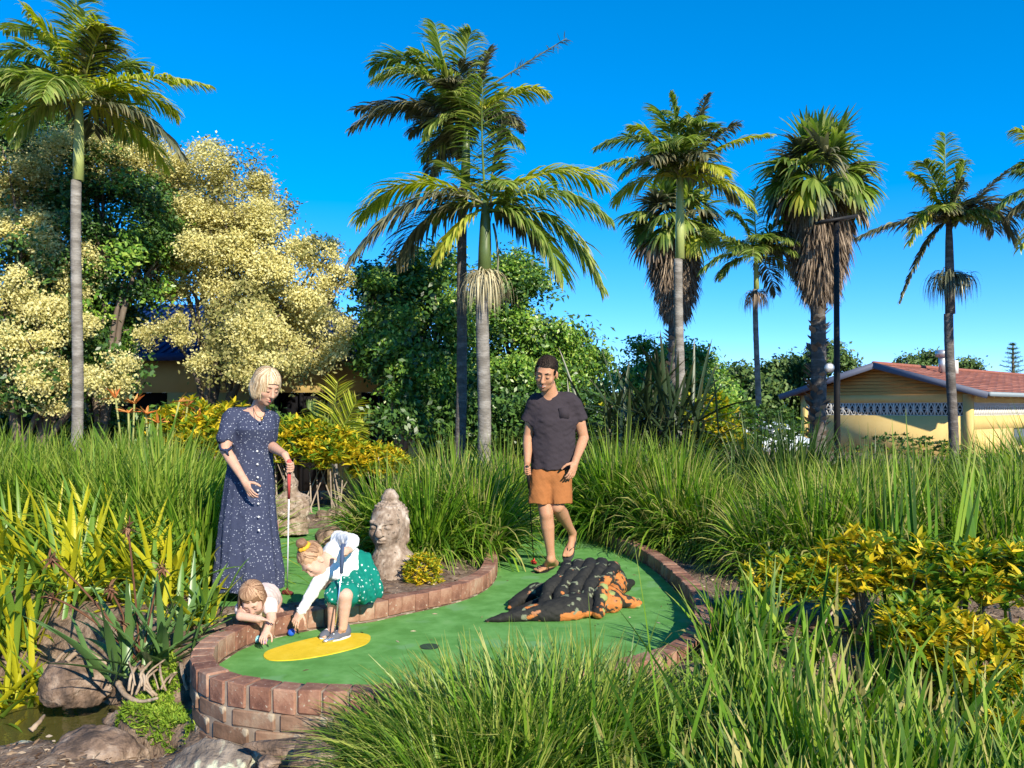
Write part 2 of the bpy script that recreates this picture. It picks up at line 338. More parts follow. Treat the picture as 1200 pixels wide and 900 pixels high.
M['gold'] = leafmat('golden_shrub_leaf', [(0, (.08, .16, .012)), (.3, (.28, .30, .015)), (.6, (.62, .48, .02)), (1, (.78, .56, .04))], .35, .4, .3, patch=.5, pscale=3)
M['goldg'] = leafmat('green_gold_leaf', [(0, (.05, .14, .015)), (.4, (.13, .26, .025)), (.75, (.30, .38, .03)), (1, (.60, .50, .03))], .35, .4, .3, patch=.5, pscale=3)
M['bloom'] = leafmat('cream_blossom', [(0, (.34, .32, .10)), (.35, (.58, .53, .20)), (.75, (.71, .655, .29)), (1, (.80, .755, .40))], .35, .6, .2)
M['treeleaf'] = leafmat('tree_leaf', [(0, (.04, .11, .014)), (.4, (.09, .21, .022)), (.75, (.19, .33, .035)), (1, (.34, .46, .08))], .25, .38, .45, patch=.3)
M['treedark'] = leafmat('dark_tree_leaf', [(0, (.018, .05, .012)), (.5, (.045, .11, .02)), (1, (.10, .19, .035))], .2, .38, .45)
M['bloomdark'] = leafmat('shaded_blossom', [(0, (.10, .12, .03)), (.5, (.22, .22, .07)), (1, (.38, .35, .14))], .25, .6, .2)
M['treefar'] = leafmat('far_tree_leaf', [(0, (.03, .07, .02)), (.5, (.07, .13, .03)), (1, (.13, .20, .05))], .2, .5, .3)
M['frond'] = leafmat('palm_leaflet', [(0, (.06, .12, .025)), (.5, (.18, .27, .05)), (.85, (.34, .43, .09)), (1, (.46, .50, .16))], .45, .35, .5, tip=(.36, .31, .13))
M['frondy'] = leafmat('yellow_palm_leaflet', [(0, (.24, .33, .04)), (.5, (.42, .48, .06)), (1, (.60, .56, .10))], .45, .38, .4, tip=(.50, .40, .12))
M['frondd'] = leafmat('dark_palm_leaflet', [(0, (.035, .045, .03)), (.5, (.10, .115, .06)), (1, (.22, .22, .12))], .22, .38, .5, tip=(.34, .26, .13))
M['dead'] = leafmat('dead_frond', [(0, (.10, .075, .055)), (.5, (.22, .165, .12)), (1, (.38, .30, .22))], .12, .7, .2)
M['straw'] = leafmat('flower_strings', [(0, (.26, .22, .12)), (.5, (.42, .37, .22)), (1, (.58, .52, .34))], .1, .7, .2)
M['rachis'] = surf('palm_rachis', [(0, (.14, .17, .05)), (.6, (.28, .29, .09))], 8, .5)
M['barkp'] = surf('palm_bark', [(0, (.06, .052, .045)), (.45, (.16, .145, .125)), (.7, (.32, .30, .27)), (1, (.55, .53, .49))], 3.2, .9, .7, 16, stretch=(1, 1, 2.6), bdist=.02)
M['barkd'] = surf('dark_palm_bark', [(0, (.035, .03, .027)), (.5, (.10, .088, .078)), (.75, (.22, .20, .18))], 5, .9, .8, 20, stretch=(1, 1, 3), bdist=.02)
M['shaft'] = surf('palm_crownshaft', [(0, (.16, .22, .05)), (.5, (.33, .38, .12)), (1, (.46, .47, .20))], 3, .45, spec=.4)
M['shaftd'] = surf('dark_crownshaft', [(0, (.035, .065, .02)), (.6, (.09, .13, .04))], 3, .4, spec=.4)
M['bark'] = surf('tree_bark', [(0, (.04, .03, .022)), (.5, (.13, .10, .075)), (.9, (.28, .23, .18))], 6, .9, .8, 25, stretch=(1, 1, .4))
M['barkpale'] = surf('pale_bark', [(0, (.12, .09, .07)), (.5, (.30, .24, .19)), (.9, (.48, .42, .35))], 6, .9, .8, 25, stretch=(1, 1, .4))
M['moss'] = leafmat('moss', [(0, (.07, .14, .015)), (.5, (.17, .29, .025)), (1, (.32, .42, .05))], .3, .6, .2)
M['orange'] = leafmat('orange_bract', [(0, (.42, .10, .03)), (.6, (.62, .20, .05)), (1, (.70, .34, .10))], .25, .5, .3)
M['browndry'] = leafmat('dry_flower', [(0, (.07, .03, .018)), (.6, (.17, .08, .045)), (1, (.28, .16, .09))], .1, .8, .1)
def water_mat():
    m, t, b, out = new_mat('pond_water'); N = t.nodes; Lk = t.links.new
    b.inputs['Base Color'].default_value = (.13, .12, .035, 1); b.inputs['Roughness'].default_value = .035; b.inputs['Specular IOR Level'].default_value = .6
    b.inputs['Transmission Weight'].default_value = .45; b.inputs['IOR'].default_value = 1.33
    tc = N.new('ShaderNodeTexCoord'); n = N.new('ShaderNodeTexNoise'); n.inputs['Scale'].default_value = 7; n.inputs['Detail'].default_value = 3; Lk(tc.outputs['Object'], n.inputs['Vector'])
    bp = N.new('ShaderNodeBump'); bp.inputs['Strength'].default_value = .35; bp.inputs['Distance'].default_value = .02; Lk(n.outputs[0], bp.inputs['Height']); Lk(bp.outputs[0], b.inputs['Normal'])
    return m
M['water'] = water_mat()
def skin_mat(name, c, c2):
    m = surf(name, [(0, c2), (.5, c), (1, tuple(min(1, v*1.12) for v in c))], 11, .58, .15, 160, spec=.22, bdist=.003)
    b = m.node_tree.nodes['Principled BSDF']; b.inputs['Subsurface Weight'].default_value = .12; b.inputs['Subsurface Radius'].default_value = (.02, .008, .004); b.inputs['Subsurface Scale'].default_value = .3
    return m
M['skinm'] = skin_mat('tan_skin', (.44, .225, .13), (.38, .18, .10))
M['skinw'] = skin_mat('fair_skin', (.52, .30, .21), (.45, .23, .15))
M['skinc'] = skin_mat('child_skin', (.57, .35, .26), (.52, .28, .20))
def plain(name, c, rough=.6, spec=.3, metal=0, bump=0, bs=200):
    return surf(name, [(0, tuple(v*.82 for v in c)), (.5, c), (1, tuple(min(1, v*1.12) for v in c))], 14, rough, bump, bs, spec=spec, metal=metal, bdist=.004)
M['alu'] = plain('galvanised', (.5, .5, .5), .4, metal=.7)
def dotted(name, base, dot, scale, thr, seedv=0, rough=.85):
    m, t, b, out = new_mat(name); N = t.nodes; Lk = t.links.new
    tc = N.new('ShaderNodeTexCoord'); v = N.new('ShaderNodeTexVoronoi'); v.inputs['Scale'].default_value = scale; v.inputs['Randomness'].default_value = .8; Lk(tc.outputs['Object'], v.inputs['Vector'])
    r = N.new('ShaderNodeValToRGB'); setramp(r, [(thr, (1, 1, 1)), (thr+.06, (0, 0, 0))]); Lk(v.outputs[0], r.inputs[0])
    no = N.new('ShaderNodeTexNoise'); no.inputs['Scale'].default_value = scale*2.2; Lk(tc.outputs['Object'], no.inputs['Vector'])
    mu = N.new('ShaderNodeMath'); mu.operation = 'MULTIPLY'; Lk(r.outputs[0], mu.inputs[0]); m3 = N.new('ShaderNodeMapRange'); m3.inputs[1].default_value = .35; m3.inputs[2].default_value = .55; Lk(no.outputs[0], m3.inputs[0]); Lk(m3.outputs[0], mu.inputs[1])
    mx = N.new('ShaderNodeMix'); mx.data_type = 'RGBA'; Lk(mu.outputs[0], mx.inputs[0]); mx.inputs[6].default_value = (*base, 1); mx.inputs[7].default_value = (*dot, 1); Lk(mx.outputs[2], b.inputs['Base Color'])
    b.inputs['Roughness'].default_value = rough; b.inputs['Specular IOR Level'].default_value = .15
    n2 = N.new('ShaderNodeTexNoise'); n2.inputs['Scale'].default_value = 14; n2.inputs['Detail'].default_value = 5; Lk(tc.outputs['Object'], n2.inputs['Vector'])
    bp = N.new('ShaderNodeBump'); bp.inputs['Strength'].default_value = .5; bp.inputs['Distance'].default_value = .012; Lk(n2.outputs[0], bp.inputs['Height']); Lk(bp.outputs[0], b.inputs['Normal'])
    return m
# ---------------------------------------------------------------- layout of the putting greens and brick walls
WALLZ = 0.12
inner_px = [(600, 612), (578, 622), (570, 633), (578, 642), (583, 653), (577, 667), (555, 680), (520, 690), (470, 700), (430, 708), (395, 711), (350, 718.5), (310, 727), (280, 738), (258, 751),
            (250, 766), (262, 782), (290, 792), (330, 797), (380, 800), (440, 801), (520, 799), (600, 793), (680, 780), (740, 768), (785, 752),
            (806, 734), (814, 712), (809, 692), (796, 678), (779, 662), (755, 645), (722, 631), (700, 622)]
inner = np.array([G(px, py, WALLZ)[:2] for px, py in inner_px])
path = resample(catmull(inner, 8), 0.1135)
tanp = nrm(np.gradient(path, axis=0)); outn = np.stack([tanp[:, 1], -tanp[:, 0]], 1)
cen = np.array([0.1, 5.2])
# the ring runs anticlockwise seen from above: outward is to the right of travel
green1 = np.concatenate([path, np.array([[0.85, 10.6], [-0.05, 10.6]])])
g2_px = [(225, 706), (238, 650), (270, 625), (330, 621), (372, 619), (392, 612), (402, 625), (372, 650), (372, 680), (392, 703), (330, 712), (260, 716)]
green2 = catmull(np.array([G(a, b, 0)[:2] for a, b in g2_px]), 5, closed=True)
g3_px = [(330, 597), (380, 594), (430, 596), (440, 603), (420, 612), (398, 614), (370, 604), (335, 603)]
green3 = catmull(np.array([G(a, b, 0)[:2] for a, b in g3_px]), 5, closed=True)
def inside(poly, x, y):
    x = np.asarray(x, float); r = np.zeros(x.shape, bool); n = len(poly)
    for i in range(n):
        x0, y0 = poly[i]; x1, y1 = poly[(i+1) % n]
        c = ((y0 > y) != (y1 > y)); r ^= c & (x < (x1-x0)*(y-y0)/((y1-y0) if y1 != y0 else 1e-9)+x0)
    return r
def pdist(P, x, y):
    d = np.full(np.shape(x), 9.0)
    for i in range(len(P)-1):
        a, b = P[i], P[i+1]; ab = b-a; t = np.clip(((x-a[0])*ab[0]+(y-a[1])*ab[1])/max(ab@ab, 1e-9), 0, 1)
        d = np.minimum(d, np.hypot(x-a[0]-ab[0]*t, y-a[1]-ab[1]*t))
    return d
cx_, cy_ = [-7, -3.5, -2.3, -1.8, -1.62, -1.3, 0, 1.3, 1.8, 2.4, 7], [6.9, 6.3, 5.5, 5.0, 4.3, 3.85, 3.75, 4.0, 4.6, 4.8, 5.0]
pond_a = np.array([[-7.5, 5.5], [-4.4, 5.3], [-2.75, 4.85]]); pond_b = np.array([[-2.75, 4.85], [-2.25, 4.45], [-1.75, 4.12]])
WATERZ = -0.45
def gh(x, y):
    x = np.asarray(x, float); y = np.asarray(y, float); p = np.stack([x, y, 0*x], -1)
    z = .05+.025*sn(p, 1.7)+.012*sn(p, 6.1, 2)
    z = z-.62*sstep(10.5, 17, y)
    cy = np.interp(x, cx_, cy_); d = cy-y
    d = np.where((x > -1.80) & (x < 1.35) & (y < cy+.45), np.where(inside(green1, x, y), -1, pdist(path, x, y)-.035), d)
    z = z-np.where(x < .3, .25, .18)*sstep(0, np.where(x > -1.80, .05, .5), d)
    z = z-.22*sstep(.8, 2.6, d)*sstep(1.2, -1.2, x)*0.4
    z = z-.34*sstep(.30, .05, pdist(pond_a, x, y)-.48)*1.0
    z = z-.34*sstep(.16, .03, pdist(pond_b, x, y)-.06)
    z = np.where(inside(green1, x, y) | inside(green2, x, y) | inside(green3, x, y), np.minimum(z, -.05), z)
    z = np.where(pdist(path, x, y) < .085, np.minimum(z, -.04), z)
    z = z+.012*sn(p, 19, 4)*sstep(14, 8, y)+.006*sn(p, 47, 6)*sstep(8, 5, y)
    z = np.where(inside(green1, x, y) | inside(green2, x, y) | inside(green3, x, y), np.minimum(z, -.03), z)
    far = sstep(60, 400, np.hypot(x, y)); return z*(1-far)-.6*far
xs = np.concatenate([-np.geomspace(900, 6.3, 26), np.arange(-6.2, 5.0, .055), np.geomspace(5.1, 900, 28)])
ys = np.concatenate([-np.geomspace(300, 1.3, 14), np.arange(-1.2, 2.2, .25), np.arange(2.3, 9.5, .05), np.geomspace(9.6, 1500, 90)])
Xg, Yg = np.meshgrid(xs, ys); Zg = gh(Xg, Yg); Vg = np.stack([Xg, Yg, Zg], -1).reshape(-1, 3)
nx = len(xs); i = np.arange(len(ys)-1)[:, None]*nx+np.arange(nx-1)[None]
Fg = np.stack([i, i+1, i+nx+1, i+nx], -1).reshape(-1, 4)
ground = put('ground', make_mesh('ground', Vg, Fg), M['soil'], kind='structure')
def sheet(name, poly, z, mat, h=.05):
    """triangulated flat sheet with a skirt so that it has thickness"""
    n = len(poly); lo, hi = poly.min(0), poly.max(0)
    import bmesh
    bm = bmesh.new(); vs = [bm.verts.new((p[0], p[1], z)) for p in poly]; bm.faces.new(vs)
    bmesh.ops.triangulate(bm, faces=bm.faces[:]); me = bpy.data.meshes.new(name); bm.to_mesh(me); bm.free()
    for p in me.polygons:
        if p.normal.z < 0: me.flip_normals(); break
    return put(name, me, mat, kind='structure')
sheet('putting_green', green1, 0.0, M['turf'])
sheet('putting_green', green2, 0.0, M['turf']); sheet('putting_green', green3, 0.0, M['turf'])
tee_px = [(309, 769), (313, 763), (330, 757), (352, 751), (375, 746), (400, 743), (420, 742), (432, 744), (434, 749), (428, 755), (410, 761), (385, 767), (355, 772), (330, 774), (315, 773)]
tee = catmull(np.array([G(a, b, 0.004)[:2] for a, b in tee_px]), 5, closed=True)
import bmesh
def flat_mesh(name, poly, th):
    bm = bmesh.new(); vs = [bm.verts.new((p[0], p[1], th)) for p in poly]; f = bm.faces.new(vs)
    lo = [bm.verts.new((p[0], p[1], 0)) for p in poly]; n = len(poly)
    for k in range(n): bm.faces.new((lo[k], lo[(k+1) % n], vs[(k+1) % n], vs[k]))
    bmesh.ops.triangulate(bm, faces=[f]); bmesh.ops.recalc_face_normals(bm, faces=bm.faces[:]); me = bpy.data.meshes.new(name); bm.to_mesh(me); bm.free(); return me
tc_ = tee.mean(0); t_o = put('tee_mark', flat_mesh('tee_mark', tee-tc_, .005), M['yellow'], loc=(tc_[0], tc_[1], .0005)); t_o['kind'] = 'structure'
# golf hole in the near part of the green
hp = G(503, 758, 0)
hole = thing('golf_hole', 'small round dark cup sunk in the green between tee and crocodile', 'golf hole', (hp[0], hp[1], .001))
a = np.linspace(0, 2*np.pi, 24, endpoint=False)
disc = np.stack([np.cos(a)*.054, np.sin(a)*.054, 0*a], 1)
M['black'] = plain('black', (.012, .012, .013), .6); M['cup'] = plain('cup_inside', (.03, .06, .03), .9)
V = np.concatenate([disc+[0, 0, .0015], [[0, 0, .0015]]]); T = np.stack([np.arange(24), (np.arange(24)+1) % 24, np.full(24, 24)], 1)
put('cup', make_mesh('cup', V, None, T), M['cup'], hole)
ring = tube(np.concatenate([disc, disc[:1]])*1.02+[0, 0, .001], .0025, 6, cap=False)
put('rim', make_mesh('rim', ring[0], ring[1]), M['black'], hole)
# ---------------------------------------------------------------- brick walls, brick by brick
def brick_mesh(name, lx, ly, lz, chip=.006, seed=0):
    """a worn brick: chamfered box, slightly irregular"""
    r = np.random.default_rng(seed); V, F, T = [], [], []
    s = np.array([lx, ly, lz])/2; c = chip
    for sx in (-1, 1):
        for sy in (-1, 1):
            for sz in (-1, 1):
                p = s*np.array([sx, sy, sz]); q = c*r.uniform(.7, 1.8)
                V += [p-[0, sy*q, sz*q], p-[sx*q, 0, sz*q], p-[sx*q, sy*q, 0]]
    V = np.array(V)+r.normal(0, .0012, (24, 3))
    bm = bmesh.new(); vs = [bm.verts.new(v) for v in V]; bmesh.ops.convex_hull(bm, input=vs)
    me = bpy.data.meshes.new(name); bm.to_mesh(me); bm.free(); return me
capm = [brick_mesh('brick', .1115, .112, .112, .005, k) for k in range(6)]
crsm = [brick_mesh('brick', .222, .117, .074, .004, 20+k) for k in range(5)]
def wall(name, label, pts, zt, down, loc, jit=.004, caps=None, courses=True, capstep=.1135, bm_=None):
    """cap bricks along a 2D path (green side edge), stretcher courses below, mortar core"""
    P = resample(pts, capstep); Tn = nrm(np.diff(P, axis=0)); mid = (P[:-1]+P[1:])/2; On = np.stack([Tn[:, 1], -Tn[:, 0]], 1)
    root = thing(name, label, 'garden wall', loc); L = np.array(root.location); r = np.random.default_rng(5)
    for k in range(len(mid)):
        c = mid[k]+On[k]*.056
        o = put('brick', (caps or capm)[r.integers(len(caps or capm))], bm_ or M['brick'], root)
        o.location = (c[0]-L[0], c[1]-L[1], zt-.056+r.normal(0, .0025)-L[2]); o.rotation_euler = (r.normal(0, .012), r.normal(0, .012), math.atan2(Tn[k, 1], Tn[k, 0])+r.choice([0, math.pi])+r.normal(0, .015))
        o.scale = (r.uniform(.95, .995), 1, 1)
    if courses:
        for row in range(down):
            st = .235; Q = resample(pts, st/2); off = row % 2; Q = Q[off::2]
            for k in range(len(Q)-1):
                d = nrm(Q[k+1]-Q[k]); on = np.array([d[1], -d[0]]); c = (Q[k]+Q[k+1])/2+on*.056; ln = np.linalg.norm(Q[k+1]-Q[k])
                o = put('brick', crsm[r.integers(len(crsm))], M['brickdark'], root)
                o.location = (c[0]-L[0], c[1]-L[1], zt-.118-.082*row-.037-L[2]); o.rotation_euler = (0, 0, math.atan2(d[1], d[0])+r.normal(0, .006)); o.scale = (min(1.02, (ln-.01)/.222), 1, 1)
    # mortar bed following the path, set back behind the brick faces
    P2 = resample(pts, .04); t2 = nrm(np.gradient(P2, axis=0)); o2 = np.stack([t2[:, 1], -t2[:, 0]], 1)
    zb = zt-.118-.082*down-.25; h = .0045
    a_, b_ = P2+o2*.012, P2+o2*.099; n = len(P2)
    V = np.concatenate([np.c_[a_, np.full(n, zb)], np.c_[b_, np.full(n, zb)], np.c_[b_, np.full(n, zt-.006)], np.c_[a_, np.full(n, zt-.006)]])
    i = np.arange(n-1); F = np.concatenate([np.stack([q*n+i, q2*n+i, q2*n+i+1, q*n+i+1], 1) for q, q2 in ((0, 1), (1, 2), (2, 3), (3, 0))])
    F = np.concatenate([F, [[0, 3*n, 2*n, n], [n-1, 2*n-1, 3*n-1, 4*n-1]]])
    part('mortar', (V, F), M['mortar'], root, smooth=False); return root
full = catmull(inner, 8)
dseg = np.r_[0, np.cumsum(np.linalg.norm(np.diff(full, axis=0), axis=1))]
iL = np.argmin(np.hypot(full[:, 0]-G(250, 766, WALLZ)[0], full[:, 1]-G(250, 766, WALLZ)[1]))
iR = np.argmin(np.hypot(full[:, 0]-G(785, 752, WALLZ)[0], full[:, 1]-G(785, 752, WALLZ)[1]))
# travel direction check so that bricks lie outside the green
def outward(P):
    t = nrm(np.diff(P, axis=0)); m = (P[:-1]+P[1:])/2+np.stack([t[:, 1], -t[:, 0]], 1)*.06
    return not inside(green1, m[:, 0], m[:, 1]).mean() > .5
def orient(P): return P if outward(P) else P[::-1]
S1, S2, S3 = full[:iL+1], full[iL:iR+1], full[iR:]
wall('brick_wall', 'low curved red brick edging that the girl crouches on, holding the statue bed', orient(S1), WALLZ, 1, (S1[0][0], S1[0][1], 0))
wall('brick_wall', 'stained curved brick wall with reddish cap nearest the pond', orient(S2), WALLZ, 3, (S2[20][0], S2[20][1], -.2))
wall('brick_wall', 'shaded brick wall curving along the right side of the green', orient(S3), WALLZ, 1, (S3[0][0], S3[0][1], 0))
# edges of the green further back
def lay(px): return catmull(np.array([G(a, b, .04)[:2] for a, b in px]), 6)
w2 = lay([(318, 614), (345, 613), (372, 611), (386, 604), (396, 600)])
wall('brick_edging', 'short brick edging in front of the far seated stone statue', w2[::-1], .045, 0, (*w2[0], 0))
w3 = lay([(330, 585), (365, 583), (400, 584), (440, 586), (462, 592)])
wall('brick_edging', 'distant brick edging behind the small far green', w3[::-1], .13, 1, (*w3[0], 0))
# pond water
pw = np.array([[-9, 7.0], [-5, 6.6], [-3.6, 6.3], [-2.9, 5.9], [-2.3, 5.3], [-1.6, 4.85], [-1.45, 4.3], [-1.75, 4.05], [-2.3, 4.1], [-2.7, 3.9], [-4.2, 3.9], [-9, 4.0]])
sheet('water', pw, WATERZ, M['water'])
# ---------------------------------------------------------------- rocks
def rock_mesh(seed, r, cuts=9, sub=5, amp=.16):
    bm = bmesh.new(); bmesh.ops.create_icosphere(bm, subdivisions=sub, radius=1); R = np.random.default_rng(seed)
    V = np.array([v.co[:] for v in bm.verts])
    for k in range(cuts):
        n = nrm(R.normal(0, 1, 3)); d = R.uniform(.55, .85); h = V@n-d; V = V-np.where(h[:, None] > 0, h[:, None]*n*.9, 0)
    V = V*(1+amp*.5*sn(V, 1.9, seed)[:, None]+amp*.35*sn(V, 6, seed+3)[:, None]+.022*sn(V, 17, seed)[:, None]+.012*sn(V, 41, seed)[:, None])
    V = V*np.asarray(r)
    for v, c in zip(bm.verts, V): v.co = c
    me = bpy.data.meshes.new('rock'); bm.to_mesh(me); bm.free(); me.polygons.foreach_set('use_smooth', np.ones(len(me.polygons), bool)); return me
def rock(label, px, py, Y, r, seed, mat='rock', rz=0, tilt=0, cuts=9):
    p = W(px, py, Y); o = put('rock', rock_mesh(seed, r, cuts), M[mat], loc=p); o.rotation_euler = (tilt, 0, rz); return tag(o, label, 'rock')
rock('angular brown boulder at the pond edge below the paddle-leaf plant', 92, 800, 5.05, (.20, .16, .165), 3, rz=.3, tilt=.2, cuts=12)
rock('rounded ochre boulder at the bottom of the photo beside the water', 108, 902, 4.15, (.25, .24, .20), 8, rz=.2)
rock('grey boulder spotted with pale lichen at the bottom edge', 242, 905, 3.75, (.27, .2, .17), 11, 'lichen', rz=-.2)
rock('grey speckled boulder cut off by the bottom left corner', 5, 915, 4.2, (.22, .3, .14), 14, 'lichen')
rock('small pale stone lying in the shallows by the left corner', 28, 882, 4.35, (.05, .04, .03), 17)
rock('flat brown slab half sunk in the channel', 180, 858, 4.62, (.42, .085, .075), 21, rz=-.58, cuts=5)
rock('orange stone wedged between the bottom rocks', 316, 893, 3.55, (.05, .05, .04), 24)
rock('low brown rock at the bottom, right of the orange stone', 372, 890, 3.45, (.15, .10, .07), 27, rz=.1)
rock('long weathered stone edge under the grass mound', 350, 877, 3.62, (.26, .06, .04), 29, rz=.05, cuts=5)
rock('small brown rock on the bare soil behind the right brick wall', 858, 652, 6.9, (.13, .1, .07), 33)
rock('dark pointed rock beside the back of the statue bed', 386, 630, 7.7, (.13, .12, .11), 37)
# dark stacked stones on the far bed
for k, (px, py) in enumerate([(378, 607), (388, 604), (397, 601), (404, 597)]):
    rock(['leftmost dark stone of the row beside the far statue', 'second dark stone of the row beside the far statue', 'third dark stone of the row beside the far statue', 'rightmost dark stone of the row beside the far statue'][k], px, py, 10.2+.25*k, (.09, .09, .10), 40+k)
# ---------------------------------------------------------------- people
def frame(fwd, up):
    f = nrm(fwd); u = np.asarray(up, float); u = nrm(u-f*(u@f)); r = np.cross(f, u); return np.stack([r, f, u])
class Head:
    def __init__(s, c, fwd, up, k=1.0): s.c = np.asarray(c, float); s.M = frame(fwd, up); s.k = k
    def L(s, x, y, z): return s.c+s.k*(x*s.M[0]+y*s.M[1]+z*s.M[2])
    def e(s, S, p, r, kk=.012, op='u'): S.ell(s.L(*p), np.array(r)*s.k, kk, s.M, op)
    def build(s, S, jaw=1.0, child=False, smile=False):
        k = s.k
        s.e(S, (0, -.012, .028), (.074, .092, .084), .02); s.e(S, (0, .022, -.028), (.060 if not child else .064, .068, .082 if not child else .07), .03)
        s.e(S, (0, .038, -.074), (.046*jaw, .042, .034), .03)
        if not child: s.e(S, (0, .066, -.098), (.018*jaw, .016, .014), .02)
        s.cap_(S, (-.034, .074, .030), (.034, .074, .030), .011*jaw, .02)
        for q in (-1, 1):
            s.e(S, (q*.037, .064, -.022), (.022, .017, .020), .03); s.e(S, (q*.029, .096, .008), (.017, .013, .009), .008, 's')
            s.e(S, (q*.029, .078, .008), (.015, .013, .011), .004)
            s.e(S, (q*.078, -.004, -.008), (.008, .019, .030), .008); s.e(S, (q*.086, .004, -.008), (.004, .010, .016), .004, 's')
        s.cap_(S, (0, .088, .016), (0, .110 if not child else .098, -.022), .008, .012, .013); s.e(S, (0, .098 if not child else .09, -.03), (.016, .012, .009), .01)
        s.e(S, (0, .093, -.052), (.022, .006, .006), .008); s.e(S, (0, .089, -.066), (.019, .008, .006), .008)
        s.e(S, (0, .102, -.059), (.018 if not smile else .026, .010, .0022 if not smile else .008), .003, 's')
    def cap_(s, S, a, b, r, k, rb=None, op='u'): S.cap(s.L(*a), s.L(*b), r*s.k, (rb or r)*s.k, k, op)
    def bits(s, root, skin, brow, lipc, smile=False, down=True):
        """brows, lashes, lips, teeth as separate small parts"""
        def small(name, fn, mat, res=.0022):
            S = Sdf(res); fn(S); part(name, S.mesh(), mat, root)
        for q in (-1, 1):
            small('eyebrow', lambda S: (s.cap_(S, (q*.013, .0885, .032), (q*.030, .088, .038), .0042, .004), s.cap_(S, (q*.030, .088, .038), (q*.047, .076, .032), .004, .004, .002)), brow)
            small('eye', lambda S: s.e(S, (q*.030, .0845, .0035), (.013, .0075, .0038), .002), M['eyedark'])
        small('lips', lambda S: [(s.cap_(S, (q2*.020, .086, -.055), (0, .0965, -.052), .0035, .004, .0045), s.cap_(S, (q2*.017, .085, -.064), (0, .0945, -.067), .0038, .004, .0055)) for q2 in (-1, 1)], lipc)
        if smile: small('teeth', lambda S: s.e(S, (0, .088, -.0585), (.021, .008, .0055), .002), M['teeth'])
def hand(S, wrist, d, n, side, curl, L=.18, spread=.12, thumb=.5, r=.0088):
    """palm, four jointed fingers of different lengths and a thumb; n = palm side"""
    d = nrm(d); n = np.asarray(n, float); n = nrm(n-d*(n@d)); w_ = np.cross(d, n)*side; k = L/.18; wrist = np.asarray(wrist, float)
    pc = wrist+d*.048*k; S.ell(pc, (.040*k, .050*k, .015*k), .014*k, np.stack([w_, d, n]))
    S.cap(wrist-d*.02*k, wrist+d*.03*k, .023*k, .024*k, .02*k)
    for i, (off, ln) in enumerate([(.029, .072), (.010, .080), (-.010, .074), (-.028, .058)]):
        p = wrist+(d*(.088-abs(off-.01)*.12)+w_*off)*k; dd = nrm(d+w_*off*spread*20); nf = nrm(n-dd*(n@dd)); a = curl*(1+.08*i)
        for j, f in enumerate((.45, .32, .23)):
            a_ = a*(.7+.25*j); dd, nf = nrm(dd*math.cos(a_)+nf*math.sin(a_)), nrm(nf*math.cos(a_)-dd*math.sin(a_)); q = p+dd*ln*f*k
            S.cap(p, q, r*k*(1-.1*j), r*k*(.93-.1*j), .003*k); p = q
    p = wrist+(d*.028+w_*.030+n*.006)*k; dd = nrm(d*.65+w_*.7+n*thumb)
    for f, rr in ((.042, .0115), (.030, .0098), (.022, .0085)):
        q = p+dd*f*k; S.cap(p, q, rr*k, rr*.92*k, .004*k); p = q; dd = nrm(dd+d*.35+n*thumb*.5-w_*.25)
def grip_hand(S, wrist, at, axis, n_out, side=1, L=.17):
    """a fist closed round a shaft with direction axis at point at"""
    at = np.asarray(at, float); axis = nrm(axis); d = nrm(at-np.asarray(wrist)); k = L/.18; o = np.cross(axis, d); o = nrm(o)*side
    d = nrm(d-axis*(d@axis)); S.cap(wrist, at-d*.018*k-o*.014*k, .021*k, .024*k, .02*k)
    S.ell(at-o*.022*k-d*.004, (.037*k, .034*k, .013*k), .012*k, np.stack([axis, d, o]))
    for i in range(4):
        c = at+axis*(.030-.0195*i)*k; rr = .0086*k
        pts = [c-o*.020*k+d*.016*k, c+o*.000*k+d*.026*k, c+o*.018*k+d*.012*k, c+o*.019*k-d*.008*k]; S.chain(pts, [rr*1.05, rr, rr*.95, rr*.85], .003*k)
    S.chain([at+axis*-.03*k-d*.02*k-o*.01*k, at-axis*.045*k+o*.008*k, at-axis*.038*k+o*.020*k+d*.01*k], [.012*k, .010*k, .0088*k], .004*k)
